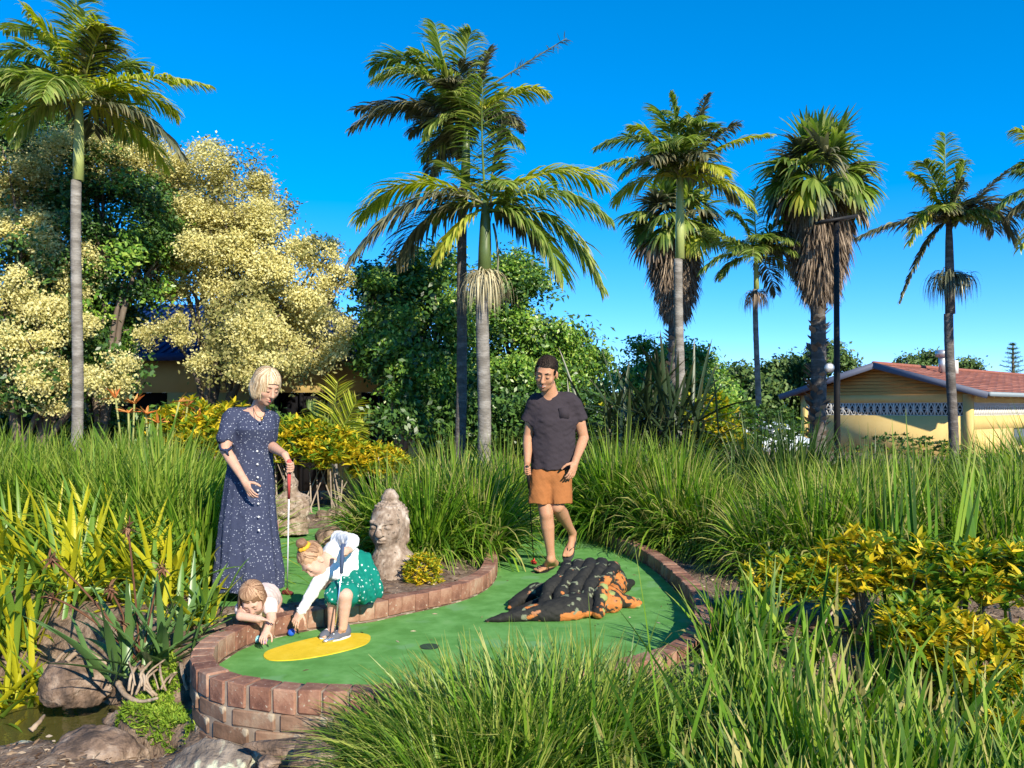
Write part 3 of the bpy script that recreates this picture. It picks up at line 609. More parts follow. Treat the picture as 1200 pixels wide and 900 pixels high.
def strands(hd, n, inner, length, mat, root, name, axis_dn=(0, 0, -1), w_=.0035, seed=0, rad=(.082, .100, .094), cen=(0, -.016, .034), thmax=1.7, cutf=None, jit=(-.02, .06)):
    """locks lying on the head and hanging off it"""
    R = np.random.default_rng(seed); P, D, L_, N_ = [], [], [], []
    chains = []
    for _ in range(n):
        ph = R.uniform(0, 2*math.pi); segs = 9; pts = []; th0 = R.uniform(.02, .5); th1 = R.uniform(.75, 1)*thmax; ln = R.uniform(*length)
        if cutf is not None:
            th1 = min(th1, cutf(ph))
        rr = 1+R.uniform(*jit)
        for k in range(6):
            th = th0+(th1-th0)*k/5; ph2 = ph+.12*math.sin(k+ph*3)
            pts.append(hd.L(cen[0]+rad[0]*rr*math.sin(th)*math.cos(ph2), cen[1]+rad[1]*rr*math.sin(th)*math.sin(ph2), cen[2]+rad[2]*rr*math.cos(th)))
        hang = cutf is None or th1 > 1.35
        if hang and ln > 0:
            d = nrm(pts[-1]-pts[-2])
            for k in range(4):
                d = nrm(d*.6+np.array(axis_dn)*.5-.12*k*nrm(pts[-1]-hd.c)*np.array([1, 1, 0])*.6+R.normal(0, .05, 3)); pts.append(pts[-1]+d*ln/4)
        chains.append(np.array(pts))
    Vs, Fs, n0 = [], [], 0
    for c in chains:
        m = len(c); t = nrm(np.gradient(c, axis=0)); o = nrm(c-hd.c); s_ = nrm(np.cross(t, o)); wv = (w_*hd.k*(1-.6*np.linspace(0, 1, m)**2))[:, None]
        Vs.append(np.stack([c-s_*wv, c+o*wv*.5, c+s_*wv], 1).reshape(-1, 3)); i = np.arange(m-1)*3+n0
        Fs += [np.stack([i, i+1, i+4, i+3], 1), np.stack([i+1, i+2, i+5, i+4], 1)]; n0 += 3*m
    return part(name, (np.concatenate(Vs), np.concatenate(Fs)), mat, root, kind='stuff')
M['eyedark'] = plain('eye_dark', (.035, .02, .016), .35, .5); M['teeth'] = plain('teeth', (.75, .70, .62), .35)
M['lipm'] = plain('man_lips', (.36, .13, .10), .5); M['lipw'] = plain('woman_lips', (.45, .08, .08), .4); M['lipc'] = plain('child_lips', (.52, .20, .17), .45)
M['browm'] = plain('brow_dark', (.03, .02, .014), .8); M['browb'] = plain('brow_fair', (.22, .13, .075), .8)
def hairmat(name, cols, sp=.35): return leafmat(name, cols, .06, .6, sp, patch=.15, pscale=20)
M['hairm'] = hairmat('dark_hair', [(0, (.008, .006, .005)), (.6, (.018, .012, .009)), (1, (.045, .03, .022))], .12)
M['hairw'] = hairmat('blonde_hair', [(0, (.16, .09, .045)), (.35, (.36, .24, .13)), (.7, (.58, .44, .27)), (1, (.74, .62, .42))])
M['hairc'] = hairmat('light_brown_hair', [(0, (.12, .06, .03)), (.5, (.28, .155, .085)), (1, (.48, .30, .18))])
M['stub'] = surf('stubble', [(0, (.10, .055, .035)), (.5, (.21, .115, .075)), (1, (.30, .17, .11))], 60, .8); M['tee'] = plain('charcoal_tee', (.038, .031, .037), .92, .12, bump=.4, bs=60); M['shorts'] = plain('rust_shorts', (.30, .115, .038), .9, .12, bump=.4, bs=90)
M['white'] = plain('white_cotton', (.74, .73, .71), .9, .12, bump=.3, bs=60); M['pinkt'] = plain('pale_pink_top', (.74, .60, .55), .9, .12)
M['dress'] = dotted('navy_print', (.040, .048, .088), (.36, .39, .46), 58, .20); M['skirt'] = dotted('teal_print', (.004, .17, .125), (.62, .74, .70), 36, .20)
M['navy'] = plain('navy', (.02, .03, .07), .8); M['red'] = plain('red_rubber', (.68, .06, .05), .5); M['redgrip'] = plain('red_grip', (.62, .09, .08), .7)
M['steel'] = plain('steel_shaft', (.62, .63, .65), .22, metal=.9); M['whiteshaft'] = plain('pale_shaft', (.74, .74, .76), .25, .5); M['gripblue'] = plain('blue_grip', (.05, .075, .14), .7)
M['maroon'] = plain('maroon_head', (.14, .03, .025), .5); M['mustard'] = plain('mustard_band', (.66, .36, .03), .9)
M['gold_'] = plain('gold_pendant', (.50, .28, .08), .3, metal=.8); M['shoe'] = plain('grey_sneaker', (.10, .11, .14), .8); M['sole'] = plain('white_sole', (.66, .66, .63), .8)
def putter(label, top, hand_end, headp, grip, shaft, headm, hk, hdir=(1, .3, 0)):
    """grip, shaft and bent blade head"""
    top, hand_end, headp = map(lambda q: np.asarray(q, float), (top, hand_end, headp)); r = thing('putter', label, 'golf putter', headp)
    part('grip', tube([top, top*.5+hand_end*.5, hand_end], [.0135, .0125, .010], 10), grip, r)
    part('shaft', tube([hand_end, hand_end*.4+headp*.6, headp+[0, 0, .035]], [.0052, .0048, .0045], 8), shaft, r)
    S = Sdf(.0022); h = nrm(hdir); n = nrm(np.cross(h, [0, 0, 1])); S.cap(headp+[0, 0, .045], headp+[0, 0, .015], .009, .011, .006)
    S.ell(headp+h*.012*hk+[0, 0, .016], (.052*hk, .017*hk, .017*hk), .008, np.stack([h, n, [0, 0, 1.]])); S.ell(headp-h*.028*hk+[0, 0, .016], (.02*hk, .020*hk, .018*hk), .01, np.stack([h, n, [0, 0, 1.]]))
    part('putter_head', S.mesh(), headm, r); return r
def folds(n, a, ph=0, tw=0): return lambda th, z: 1+a*np.sin(n*th+ph+tw*z)+a*.5*np.sin((n*1.7//1)*th+2.1+ph)
# ---------------- the man
man = thing('person', 'man in charcoal t-shirt and rust shorts strolling behind the crocodile', 'person', G(643, 668))
hm = Head(W(640, 437.5, 7.05), (-.26, -.86, -.42), (.05, -.40, .9), 1.17)
S = Sdf(.005)
hm.build(S, 1.08, smile=True)
S.cap(W(646, 468, 7.2), W(642, 450, 7.15), .070, .060, .04); S.ell(W(648, 490, 7.2), (.175, .10, .17), .05); S.ell(W(647, 535, 7.2), (.15, .095, .16), .05)
S.cap(W(630, 470, 7.2), W(668, 470, 7.2), .05, .05, .05); S.ell(W(645, 556, 7.2), (.16, .11, .12), .06)
sl, el, wl = W(627, 474, 7.2), W(619, 512, 7.22), W(618, 541, 7.1); sr, er, wr = W(673, 475, 7.2), W(684, 513, 7.24), W(674, 541, 7.06)
for a, b, c in ((sl, el, wl), (sr, er, wr)): S.chain([a, a*.45+b*.55, b, b*.7+c*.3, c], [.056, .052, .042, .043, .027], .025)
hand(S, wr, W(669, 560, 7.0)-wr, (-.5, .5, -.1), -1, .32, .185)
grip_hand(S, wl, W(618.5, 551, 7.08), nrm(W(626, 652, 7.45)-W(618, 545, 7.05))*-1, (0, -1, 0), 1, .17)
kl, al = W(640, 602, 7.1), W(646, 655, 7.16); kr, ar = W(653, 593, 7.12), W(671, 625, 7.5)
S.chain([W(634, 558, 7.2), kl*.6+W(634, 558, 7.2)*.4, kl, kl*.72+al*.28, al*.8+kl*.2, al], [.080, .064, .058, .056, .035, .036], .03)
S.chain([W(657, 558, 7.2), kr*.6+W(657, 558, 7.2)*.4, kr, kr*.72+ar*.28+[0, .012, 0], ar*.8+kr*.2, ar], [.080, .064, .059, .058, .036, .036], .03)
S.ell(kl+[0, -.03, 0], (.038, .03, .045), .02); S.ell(kr+[0, -.03, 0], (.038, .03, .045), .02)
def foot(S, ankle, heel, toe, up, k=1.0, side=1):
    d = nrm(toe-heel); sd_ = nrm(np.cross(d, up)); S.cap(ankle, heel+d*.03*k, .032*k, .029*k, .008*k); S.cap(heel+d*.02*k, heel*.45+toe*.55, .028*k, .028*k, .008*k)
    S.ell(heel*.25+toe*.75, (.058*k, .042*k, .018*k), .02*k, np.stack([d, sd_, nrm(np.cross(sd_, d))])); S.cap(ankle+d*.02*k, heel*.45+toe*.55, .029*k, .022*k, .015*k)
    for i in range(5):
        o = (i-2)*.0155*k*side; ln = (.040, .036, .031, .026, .020)[i]*k; b_ = heel*.14+toe*.86+sd_*o-d*abs(i-1)*.006*k; S.cap(b_, b_+d*ln, (.0115 if i == 0 else .0085)*k, None, .004*k)
h1, t1 = G(652, 664)+[0, 0, .035], G(627, 673)+[0, 0, .028]; foot(S, al, h1, t1, (0, 0, 1), 1.05)
h2, t2 = ar+[.008, .02, -.03], W(665, 651, 7.42); foot(S, ar, h2, t2, nrm([-.1, -.85, .5]), 1.02, -1)
part('body', S.mesh(), M['skinm'], man)
hm.bits(man, M['skinm'], M['browm'], M['lipm'], smile=True)
S = Sdf(.004); hm.e(S, (0, -.022, .040), (.0775, .096, .080)); S.plane(hm.L(0, .070, .072), hm.M[1]*.52-hm.M[2]*.85, .006)
S.warp = lambda p: .0022*sn(p, 90)+.0015*sn(p, 190, 3)
for q in (-1, 1): hm.e(S, (q*.0715, .030, .036), (.006, .020, .028), .006)
part('hair', S.mesh(), M['hairm'], man)
strands(hm, 1100, 0, (0, 0), M['hairm'], man, 'hair_strands', w_=.0028, thmax=1.25, rad=(.0795, .098, .082), cen=(0, -.021, .041), cutf=lambda ph: 1.18 if math.sin(ph) > .35 else 1.42, jit=(-.02, .015))
S = Sdf(.003)                                       # short beard
hm.e(S, (0, .038, -.075), (.0515, .0440, .0360), .02); hm.e(S, (0, .066, -.0985), (.022, .0175, .0155), .02); hm.e(S, (0, .088, -.043), (.026, .007, .006), .01); hm.e(S, (0, .095, -.060), (.026, .03, .0125), .004, op='s'); S.plane(hm.L(0, 0, -.030), hm.M[2]-hm.M[1]*.3, .004)
part('beard', S.mesh(), M['stub'], man)
S = Sdf(.005)
S.ell(W(648, 490, 7.2), (.196, .122, .19), .05); S.loft([(W(0, 549, 7.2)[2], W(647.5, 0, 7.2)[0], 7.19, .186, .130), (W(0, 520, 7.2)[2], W(648, 0, 7.2)[0], 7.19, .184, .126), (W(0, 495, 7.2)[2], W(648, 0, 7.2)[0], 7.2, .19, .120)], .06, folds(5, .018, 1, 9))
S.cap(W(630, 469, 7.2), W(666, 469, 7.2), .068, .068, .05)
for a, b in ((sl, W(620, 492, 7.21)), (sr, W(679.5, 490, 7.22))): S.cap(a, b, .068, .066, .04)
for p_, q_ in ((W(619.5, 490, 7.21), el-sl), (W(681, 488, 7.22), er-sr)):
    d = nrm(q_); S.cap(p_+d*.105, p_+d*.16, .095, .095, .004, 's')
S.cap(W(642, 452, 7.08), W(642, 463, 7.09), .070, .052, .01, 's')
S.warp = lambda p: .006*sn(p*np.array([1, 1, 1.9]), 13)+.0035*sn(p+.02*sn(p, 20)[..., None], 34, 2)
part('t_shirt', S.mesh(), M['tee'], man)
part('chest_pocket', obox(W(661, 484, 7.086), nrm([1, .12, .1]), nrm([-.12, 1, 0]), nrm([-.1, 0, 1]), .040, .003, .046), M['tee'], man)
S = Sdf(.005); S.ell(W(645, 556, 7.2), (.178, .13, .12), .05)
S.chain([W(635, 562, 7.17), W(632, 596, 7.12)], [.106, .098], .03); S.chain([W(655, 562, 7.18), W(656, 596, 7.12)], [.108, .102], .03)
S.cap(W(645, 608, 7.045), W(646, 570, 7.05), .040, .010, .010, 's'); zs = W(0, 589, 7.15)[2]; S.plane((0, 0, zs), (0, 0, -1), .003)
S.warp = lambda p: .005*sn(p*np.array([1, 1, .5]), 22)+.003*sn(p, 40, 2)
part('shorts', S.mesh(), M['shorts'], man)
def flipflop(root, heel, toe, up, drop=.03, name='sandal'):
    d = nrm(toe-heel); sd_ = nrm(np.cross(d, up)); u = nrm(np.cross(sd_, d)); c = (heel+toe)/2+d*.012-u*drop
    S = Sdf(.004); S.ell(c+d*.055, (.085, .052, .008), .01, np.stack([d, sd_, u])); S.ell(c-d*.07, (.075, .038, .008), .02, np.stack([d, sd_, u])); o = part(name, S.mesh(), M['black'], root)
    tp = heel*.1+toe*.9-u*.004; mid = heel*.45+toe*.55
    for q in (-1, 1):
        e_ = mid+sd_*q*.043-u*drop*.8; part('strap', tube([tp+u*.012, tp+d*-.03+u*.024+sd_*q*.012, mid+sd_*q*.030+u*.012, e_], [.0035, .0045, .005, .005], 6), M['black'], root)
flipflop(man, h1, t1, np.array([0, 0, 1.]), .026); flipflop(man, h2, t2, nrm([-.1, -.85, .5]), .026)
pt, pe = W(617.5, 546, 7.05), W(620, 572, 7.12)
putter('black-shafted putter with a red head held by the man', pt, pe, G(625.5, 661), M['black'], M['black'], M['red'], .95, (.35, -1, 0))
part('ring_', tube([wr+[-.03, 0, -.01], wr+[0, -.03, -.01], wr+[.03, 0, -.008], wr+[0, .03, -.01], wr+[-.03, 0, -.01]], .004, 6), M['black'], man).name = 'bracelet'
rq = np.random.default_rng(4); u_ = nrm(rq.normal(0, 1, (1500, 3))); u_ = u_[(u_[:, 2] > .35) & (u_[:, 2]*.8-u_[:, 1]*.55 > .02)]
pq = np.array([hm.L(.079*q[0], -.022+.097*q[1], .040+.081*q[2]) for q in u_]); nq = u_@hm.M; part('short_hair', ribbons(pq, nrm(nq*.22+hm.M[1]*.6+hm.M[2]*.1+rq.normal(0, .2, pq.shape)), .020, .0032, .5, 3, 'leaf', 1.0)[:2], M['hairm'], man, kind='stuff')
# ---------------- the woman
wom = thing('person', 'blonde woman in long navy dotted dress standing and looking down', 'person', G(292, 703))
hw = Head(W(312.5, 453, 6.06), (.60, -.60, -.48), (.28, -.22, .93), 1.02)
yw = 6.15
def ZW(py): return W(0, py, yw)[2]
def XW(px): return X(px, yw)
S = Sdf(.005); hw.build(S, .92)
S.cap(W(300, 484, 6.17), W(306, 468, 6.12), .050, .046, .03)
S.loft([(ZW(560), XW(292), yw+.03, .13, .10), (ZW(522), XW(295), yw+.02, .125, .095), (ZW(503), XW(298), yw, .145, .112), (ZW(490), XW(295), yw+.02, .155, .098), (ZW(482), XW(294), yw+.03, .13, .07)], .05)
S.cap(W(276, 487, 6.14), W(312, 488, 6.24), .05, .045, .05)
s1, e1, w1 = W(271, 491, 6.12), W(264, 527, 6.06), W(287, 564, 5.94); s2, e2, w2_ = W(317, 492, 6.27), W(315, 521, 6.2), W(334, 533, 5.95)
for a, b, c in ((s1, e1, w1), (s2, e2, w2_)): S.chain([a, a*.4+b*.6, b, b*.7+c*.3, c], [.048, .043, .037, .037, .0235], .025)
hand(S, w1, W(296, 584, 5.9)-w1, (.55, .55, -.1), 1, .34, .165, r=.0078)
pg0, pg1, ph_ = W(339, 539, 5.9), W(338.5, 584, 5.99), G(336.5, 697)
grip_hand(S, w2_, W(339.2, 547, 5.91), nrm(pg0-pg1), (0, -1, 0), -1, .165)
for fx, fy in ((284, 700), (316, 694)):
    f0 = G(fx, fy); S.chain([f0+[0, .05, .5], f0+[0, .03, .08]], [.05, .034], .02); S.cap(f0+[0, .05, .035], f0+[.05, -.10, .025], .03, .026, .03)
part('body', S.mesh(), M['skinw'], wom)
hw.bits(wom, M['skinw'], M['browb'], M['lipw'])
S = Sdf(.005)
def fo(th, z):
    dn = np.clip((ZW(525)-z)/(ZW(525)-ZW(690)), 0, 1); return 1+dn*(.045*np.sin(9*th+.8+2*z)+.03*np.sin(15*th+2.3+z*3))+.01*np.sin(22*th)*(dn > 0)
S.loft([(ZW(690), XW(291), yw+.04, .250, .21), (ZW(665), XW(291.5), yw+.04, .240, .20), (ZW(640), XW(291), yw+.04, .222, .185), (ZW(600), XW(291), yw+.03, .196, .16), (ZW(570), XW(292), yw+.03, .178, .142),
        (ZW(545), XW(293), yw+.03, .163, .125), (ZW(530), XW(295), yw+.02, .146, .112), (ZW(522), XW(296), yw+.02, .138, .107)], .015, fo)
S.loft([(ZW(524), XW(296), yw+.02, .139, .108), (ZW(514), XW(298), yw+.01, .147, .115), (ZW(503), XW(298.5), yw-.005, .157, .126), (ZW(492), XW(296), yw+.015, .165, .112), (ZW(482), XW(294), yw+.03, .145, .085)], .02)
S.cap(W(275, 487, 6.14), W(300, 487, 6.2), .062, .055, .04); S.cap(W(309, 489, 6.24), W(316, 492, 6.26), .058, .056, .04)
S.chain([s1, W(264, 513, 6.08)], [.063, .064], .03); S.cap(s2, W(316, 512, 6.22), .058, .058, .03)
dd = nrm(e1-s1); S.ell(W(266.5, 521, 6.0), (.034, .06, .040), .004, op='s'); S.cap(W(263.5, 517.5, 6.07)+dd*.095, W(262, 530, 6.06)+dd*.10, .085, .085, .004, 's')
for a, b, ra, rb in ((W(300, 478, 6.065), W(313, 506, 6.010), .070, .012), (W(311, 482, 6.08), W(313, 500, 6.02), .040, .018), (W(303, 468, 6.1), W(303, 480, 6.08), .07, .062)): S.cap(a, b, ra, rb, .004, 's')
S.warp = lambda p: .004*sn(p*np.array([1, 1, .6]), 17)+.003*sn(p, 42, 2)
part('dress', S.mesh(), M['dress'], wom)
rr = np.array([W(257.5, 521, 6.06), W(259, 526.5, 6.0), W(266, 527.5, 5.99), W(271, 524, 6.05), W(266, 523, 6.11), W(257.5, 521, 6.06)]); part('sleeve_tie', tube(catmull(rr, 4), .009, 6), M['navy'], wom)
part('tie_bow', tube([W(264, 527, 6.0), W(266.5, 530, 5.985), W(268, 534, 5.99)], [.011, .008, .004], 6), M['navy'], wom)
for k in range(7):
    py = 528+k*15; rx_ = np.interp(py, [522, 545, 570, 600, 640], [.107, .125, .142, .16, .185]); c = np.array([XW(306+k*.9), yw+.022-rx_*.95, ZW(py)]); S = Sdf(.002); S.ell(c, (.008, .005, .008)); part('button', S.mesh(), M['sole'], wom)
nk = catmull(np.array([W(297, 478, 6.10), W(301, 487, 6.03), W(307, 489.5, 6.0), W(311, 485, 6.04)]), 5); part('necklace', tube(nk, .0022, 5), M['gold_'], wom)
S = Sdf(.002); S.ell(W(306.6, 491, 5.992), (.009, .006, .013)); part('pendant', S.mesh(), M['gold_'], wom)
S = Sdf(.004); hw.e(S, (0, -.024, .040), (.086, .100, .086), .03); hw.e(S, (.060, -.020, -.030), (.036, .068, .078), .04); hw.e(S, (-.064, -.024, -.030), (.038, .068, .080), .04); hw.e(S, (0, -.075, -.03), (.068, .038, .062), .04)
hw.e(S, (0, .10, -.045), (.055, .075, .105), .012, 's'); S.plane(hw.L(0, 0, -.112), -hw.M[2]+hw.M[1]*.25, .01)
S.warp = lambda p: .004*sn(p*np.array([1, 1, .35]), 70)+.002*sn(p, 150, 3)
part('hair', S.mesh(), M['hairw'], wom)
strands(hw, 900, 0, (.06, .12), M['hairw'], wom, 'hair_strands', axis_dn=-hw.M[2], w_=.0042, seed=3, thmax=1.75, rad=(.089, .104, .094), cen=(0, -.022, .036), cutf=lambda ph: 1.26+.16*abs(math.cos(ph)) if math.sin(ph) > .6 else 2.0)
for fx, fy in ((284, 700), (316, 694)):
    f0 = G(fx, fy); S = Sdf(.004); S.cap(f0+[0, .06, .04], f0+[.055, -.12, .028], .042, .034, .02); S.ell(f0+[.0, .05, .10], (.05, .055, .06), .03); S.plane(f0+[0, 0, .001], (0, 0, -1)); part('boot', S.mesh(), M['black'], wom)
putter('putter with red grip and pale shaft held upright by the woman', pg0, pg1, ph_, M['redgrip'], M['whiteshaft'], M['maroon'], 1.0, (.9, -.5, 0))
# ---------------- the girl
girl = thing('person', 'small girl in white top and teal skirt crouching to reach a blue ball', 'person', G(400, 748))
hg = Head(W(368, 657, 5.20), (-.24, -.52, -.82), (-.66, -.42, .60), .86)
S = Sdf(.004); hg.build(S, .95, child=True)
S.cap(W(386, 656, 5.3), W(376, 657, 5.24), .038, .038, .03); S.chain([W(391, 655, 5.3), W(404, 659, 5.38), W(422, 676, 5.44)], [.07, .085, .09], .04)
g1, g2, g3 = W(379, 672, 5.22), W(367, 694, 5.17), W(353, 716, 5.13); q1, q2, q3 = W(397, 631, 5.40), W(413, 634, 5.2), W(409, 644.5, 5.07)
S.chain([g1, g2, g3], [.036, .029, .021], .02); S.chain([q1, q2, q3], [.036, .029, .021], .02)
hand(S, g3, W(341, 738, 5.1)-g3, (.1, .7, -.5), 1, .42, .125, spread=.2, r=.0092)
gt, ge, gp_ = W(402.2, 637, 5.03), W(400, 672, 5.0), G(391, 752)
grip_hand(S, q3, W(403.5, 646, 5.035), nrm(gt-ge), (0, -1, 0), -1, .12)
k1, a1 = W(405, 698, 5.06), W(402, 735, 5.10); k2, a2 = W(392, 704, 5.14), W(389, 737, 5.18)
S.chain([W(418, 684, 5.38), k1, k1*.7+a1*.3, a1], [.062, .042, .037, .025], .02); S.chain([W(410, 686, 5.40), k2, k2*.7+a2*.3, a2], [.062, .042, .036, .025], .02)
fh1, ft1 = G(405, 747.5)+[0, 0, .03], G(389, 752)+[0, 0, .022]; fh2, ft2 = G(391, 744)+[0, 0, .03], G(377, 750)+[0, 0, .02]
foot(S, a1, fh1, ft1, (0, 0, 1), .55); foot(S, a2, fh2, ft2, (0, 0, 1), .62)
part('body', S.mesh(), M['skinc'], girl); hg.bits(girl, M['skinc'], M['browb'], M['lipc'])
S = Sdf(.004); S.chain([W(387, 657, 5.29), W(394, 652, 5.33), W(405, 657, 5.39), W(414, 668, 5.42)], [.070, .095, .102, .098], .03); S.ell(W(397, 668, 5.32), (.09, .10, .075), .04)
S.chain([g1, g2, g3+(g2-g3)*.05], [.046, .037, .030], .02); S.chain([q1, q2, q3+(q2-q3)*.22], [.048, .043, .030], .02); S.cap(W(380, 657, 5.22), W(386, 657, 5.27), .052, .04, .004, 's')
S.warp = lambda p: .0045*sn(p, 32)+.003*sn(p, 60, 2)
part('white_top', S.mesh(), M['white'], girl); part('cuff', tube([g3+(g2-g3)*.06, g3+(g3-g2)*.02], [.033, .034], 14), M['white'], girl)
S = Sdf(.004); S.chain([W(420, 660, 5.42), W(425, 678, 5.40), W(428, 690, 5.40)], [.085, .105, .11], .04); S.chain([W(398, 685, 5.32), W(394, 703, 5.26)], [.07, .072], .05); S.ell(W(412, 690, 5.30), (.12, .12, .10), .05)
S.cap(W(424, 692, 5.36), W(434, 690, 5.42), .085, .05, .05); S.ell(W(402, 696, 5.12), (.105, .085, .08), .05)
pa, pb = W(380, 715, 5.2), W(441, 699, 5.4); S.plane((pa+pb)/2, nrm(np.cross(pb-pa, [0, 1, .25]))*(1 if np.cross(pb-pa, [0, 1, .25])[2] < 0 else -1), .006)
wa, wb = W(419, 649, 5.4), W(383, 690, 5.28); wn = np.cross(wb-wa, [0.1, 1, .1]); wn = nrm(wn)*(1 if wn[0] < 0 else -1); S.plane((wa+wb)/2, wn, .006)
S.warp = lambda p: .006*np.sin(p[..., 0]*70+p[..., 1]*40+p[..., 2]*18+1.5*sn(p, 9))+.006*sn(p, 26, 2)
part('skirt', S.mesh(), M['skirt'], girl)
part('waistband', tube(catmull(np.array([W(421, 651, 5.38), W(410, 664, 5.30), W(396, 681, 5.23), W(385, 690, 5.22)]), 4), .007, 6), M['skirt'], girl)
S = Sdf(.004); hg.e(S, (0, -.024, .040), (.083, .098, .086), .02); hg.e(S, (0, .10, -.05), (.075, .08, .10), .015, 's'); S.plane(hg.L(0, .0, -.05), -hg.M[2]+hg.M[1]*.7, .01); S.warp = lambda p: .003*sn(p, 90)
part('hair', S.mesh(), M['hairc'], girl)
strands(hg, 420, 0, (0, .02), M['hairc'], girl, 'hair_strands', w_=.0045, seed=5, thmax=1.6, rad=(.085, .102, .091), cen=(0, -.022, .038), cutf=lambda ph: .95 if math.sin(ph) > .4 else 1.6)
bc = W(353.5, 636.5, 5.14); hd_ = nrm(bc-hg.c); S = Sdf(.003); S.ell(bc, (.033, .033, .030)); S.warp = lambda p: .004*sn(p, 110); part('hair_bun', S.mesh(), M['hairc'], girl)
u_ = nrm(np.cross(hd_, [0, 1, .3])); v_ = np.cross(hd_, u_); aa = np.linspace(0, 2*np.pi, 25)[:, None]; rc = bc-hd_*.028
tb = tube(rc+(u_*np.cos(aa)+v_*np.sin(aa))*.030*(1+.06*np.sin(9*aa)), .012+.003*np.sin(np.arange(25)*2.1), 8, cap=False); part('hair_band', tb, M['mustard'], girl)
def sneaker(root, heel, toe, k):
    d = nrm(toe-heel); sd_ = nrm(np.cross(d, [0, 0, 1])); S = Sdf(.003); S.cap(heel+[0, 0, .006], heel*.3+toe*.7, .034*k, .030*k, .02); S.ell(heel*.2+toe*.8, (.045*k, .034*k, .024*k), .02, np.stack([d, sd_, [0, 0, 1.]])); S.cap(heel+[0, 0, .01], heel+[0, 0, .03], .03*k, .028*k, .01)
    S.plane(heel*[1, 1, 0]+[0, 0, .012], (0, 0, -1)); part('sneaker', S.mesh(), M['shoe'], root)
    S = Sdf(.003); c = (heel+toe)/2*[1, 1, 0]+[0, 0, .010]; S.ell(c, (.095*k, .040*k, .012), .01, np.stack([d, sd_, [0, 0, 1.]])); part('shoe_sole', S.mesh(), M['sole'], root)
    for t in (.45, .6): p = heel*(1-t)+toe*t+[0, 0, .026*k]; part('shoelace', tube([p-sd_*.022*k, p+[0, 0, .008], p+sd_*.022*k], .003, 5), M['sole'], root)
sneaker(girl, fh1, ft1, .95); sneaker(girl, fh2, ft2, .8)
putter('childs putter with dark blue grip and grey head resting on the tee mark', gt, ge, gp_, M['gripblue'], M['steel'], M['steel'], 1.15, (-.55, -.6, 0))
# ---------------- the toddler leaning on the wall
tod = thing('person', 'toddler with light brown hair lying over the brick wall holding a purple ball', 'person', (X(300, 5.3), 5.3, .04))
ht = Head(W(296, 702.5, 5.03), (.10, -.70, -.70), (-.05, -.62, .78), .80)
S = Sdf(.004); ht.build(S, .95, child=True)
S.chain([W(299, 709, 5.12), W(304, 705, 5.3), W(309, 700, 5.52)], [.065, .075, .085], .04); S.cap(W(286, 713, 5.08), W(315, 708, 5.1), .036, .036, .03)
t1_, t2_, t3_ = W(284, 713, 5.07), W(282, 722, 4.96), W(303, 725.5, 4.93); u1, u2, u3 = W(317, 708, 5.08), W(318, 725, 5.02), W(313, 738, 4.93)
S.chain([t1_, t2_, t3_], [.033, .026, .020], .004); S.chain([u1, u2, u3], [.033, .028, .021], .02)
hand(S, t3_, (1, -.1, -.08), (0, -.2, -1), 1, .2, .105, r=.0085); hand(S, u3, W(307, 750, 4.86)-u3, (.1, .75, -.5), 1, .42, .11, spread=.2, r=.0088)
hp_ = W(309, 700, 5.55)
for q in (-.06, .06): S.chain([hp_+[q, 0, -.02], hp_+[q, -.12, -.12]+[0, 0, 0], hp_+[q, .14, -.13]], [.06, .045, .03], .02); S.cap(hp_+[q, .14, -.13], hp_+[q, .22, -.14], .028, .022, .02)
part('body', S.mesh(), M['skinc'], tod); ht.bits(tod, M['skinc'], M['browb'], M['lipc'])
S = Sdf(.004); S.chain([W(302, 711, 5.14), W(306, 706, 5.3), W(311, 701, 5.52)], [.078, .088, .098], .04); S.cap(W(289, 713, 5.1), W(315, 708, 5.11), .042, .044, .03); S.cap(u1, u1*.6+u2*.4, .044, .040, .02); S.cap(t1_, t1_*.7+t2_*.3, .042, .038, .02)
S.warp = lambda p: .004*sn(p, 35); part('pink_top', S.mesh(), M['pinkt'], tod)
S = Sdf(.004); S.ell(hp_+[0, .03, -.03], (.11, .12, .085), .03); part('shorts', S.mesh(), M['white'], tod)
S = Sdf(.004); ht.e(S, (0, -.024, .040), (.086, .100, .090), .02); ht.e(S, (.05, -.03, -.03), (.036, .06, .07), .03); ht.e(S, (-.055, -.03, -.035), (.038, .06, .08), .03); ht.e(S, (0, .10, -.048), (.062, .08, .10), .015, 's'); S.warp = lambda p: .004*sn(p, 70)
part('hair', S.mesh(), M['hairc'], tod)
strands(ht, 520, 0, (.07, .13), M['hairc'], tod, 'hair_strands', axis_dn=(-.25, .1, -.9), w_=.005, seed=8, thmax=1.8, rad=(.089, .104, .094), cen=(0, -.022, .038), cutf=lambda ph: 1.0 if math.sin(ph) > .5 else 1.9)
M['bblue'] = plain('blue_ball', (.02, .10, .55), .3, .5); M['bcyan'] = plain('aqua_ball', (.22, .62, .66), .3, .5); M['bpurp'] = plain('purple_ball', (.40, .20, .62), .3, .5)
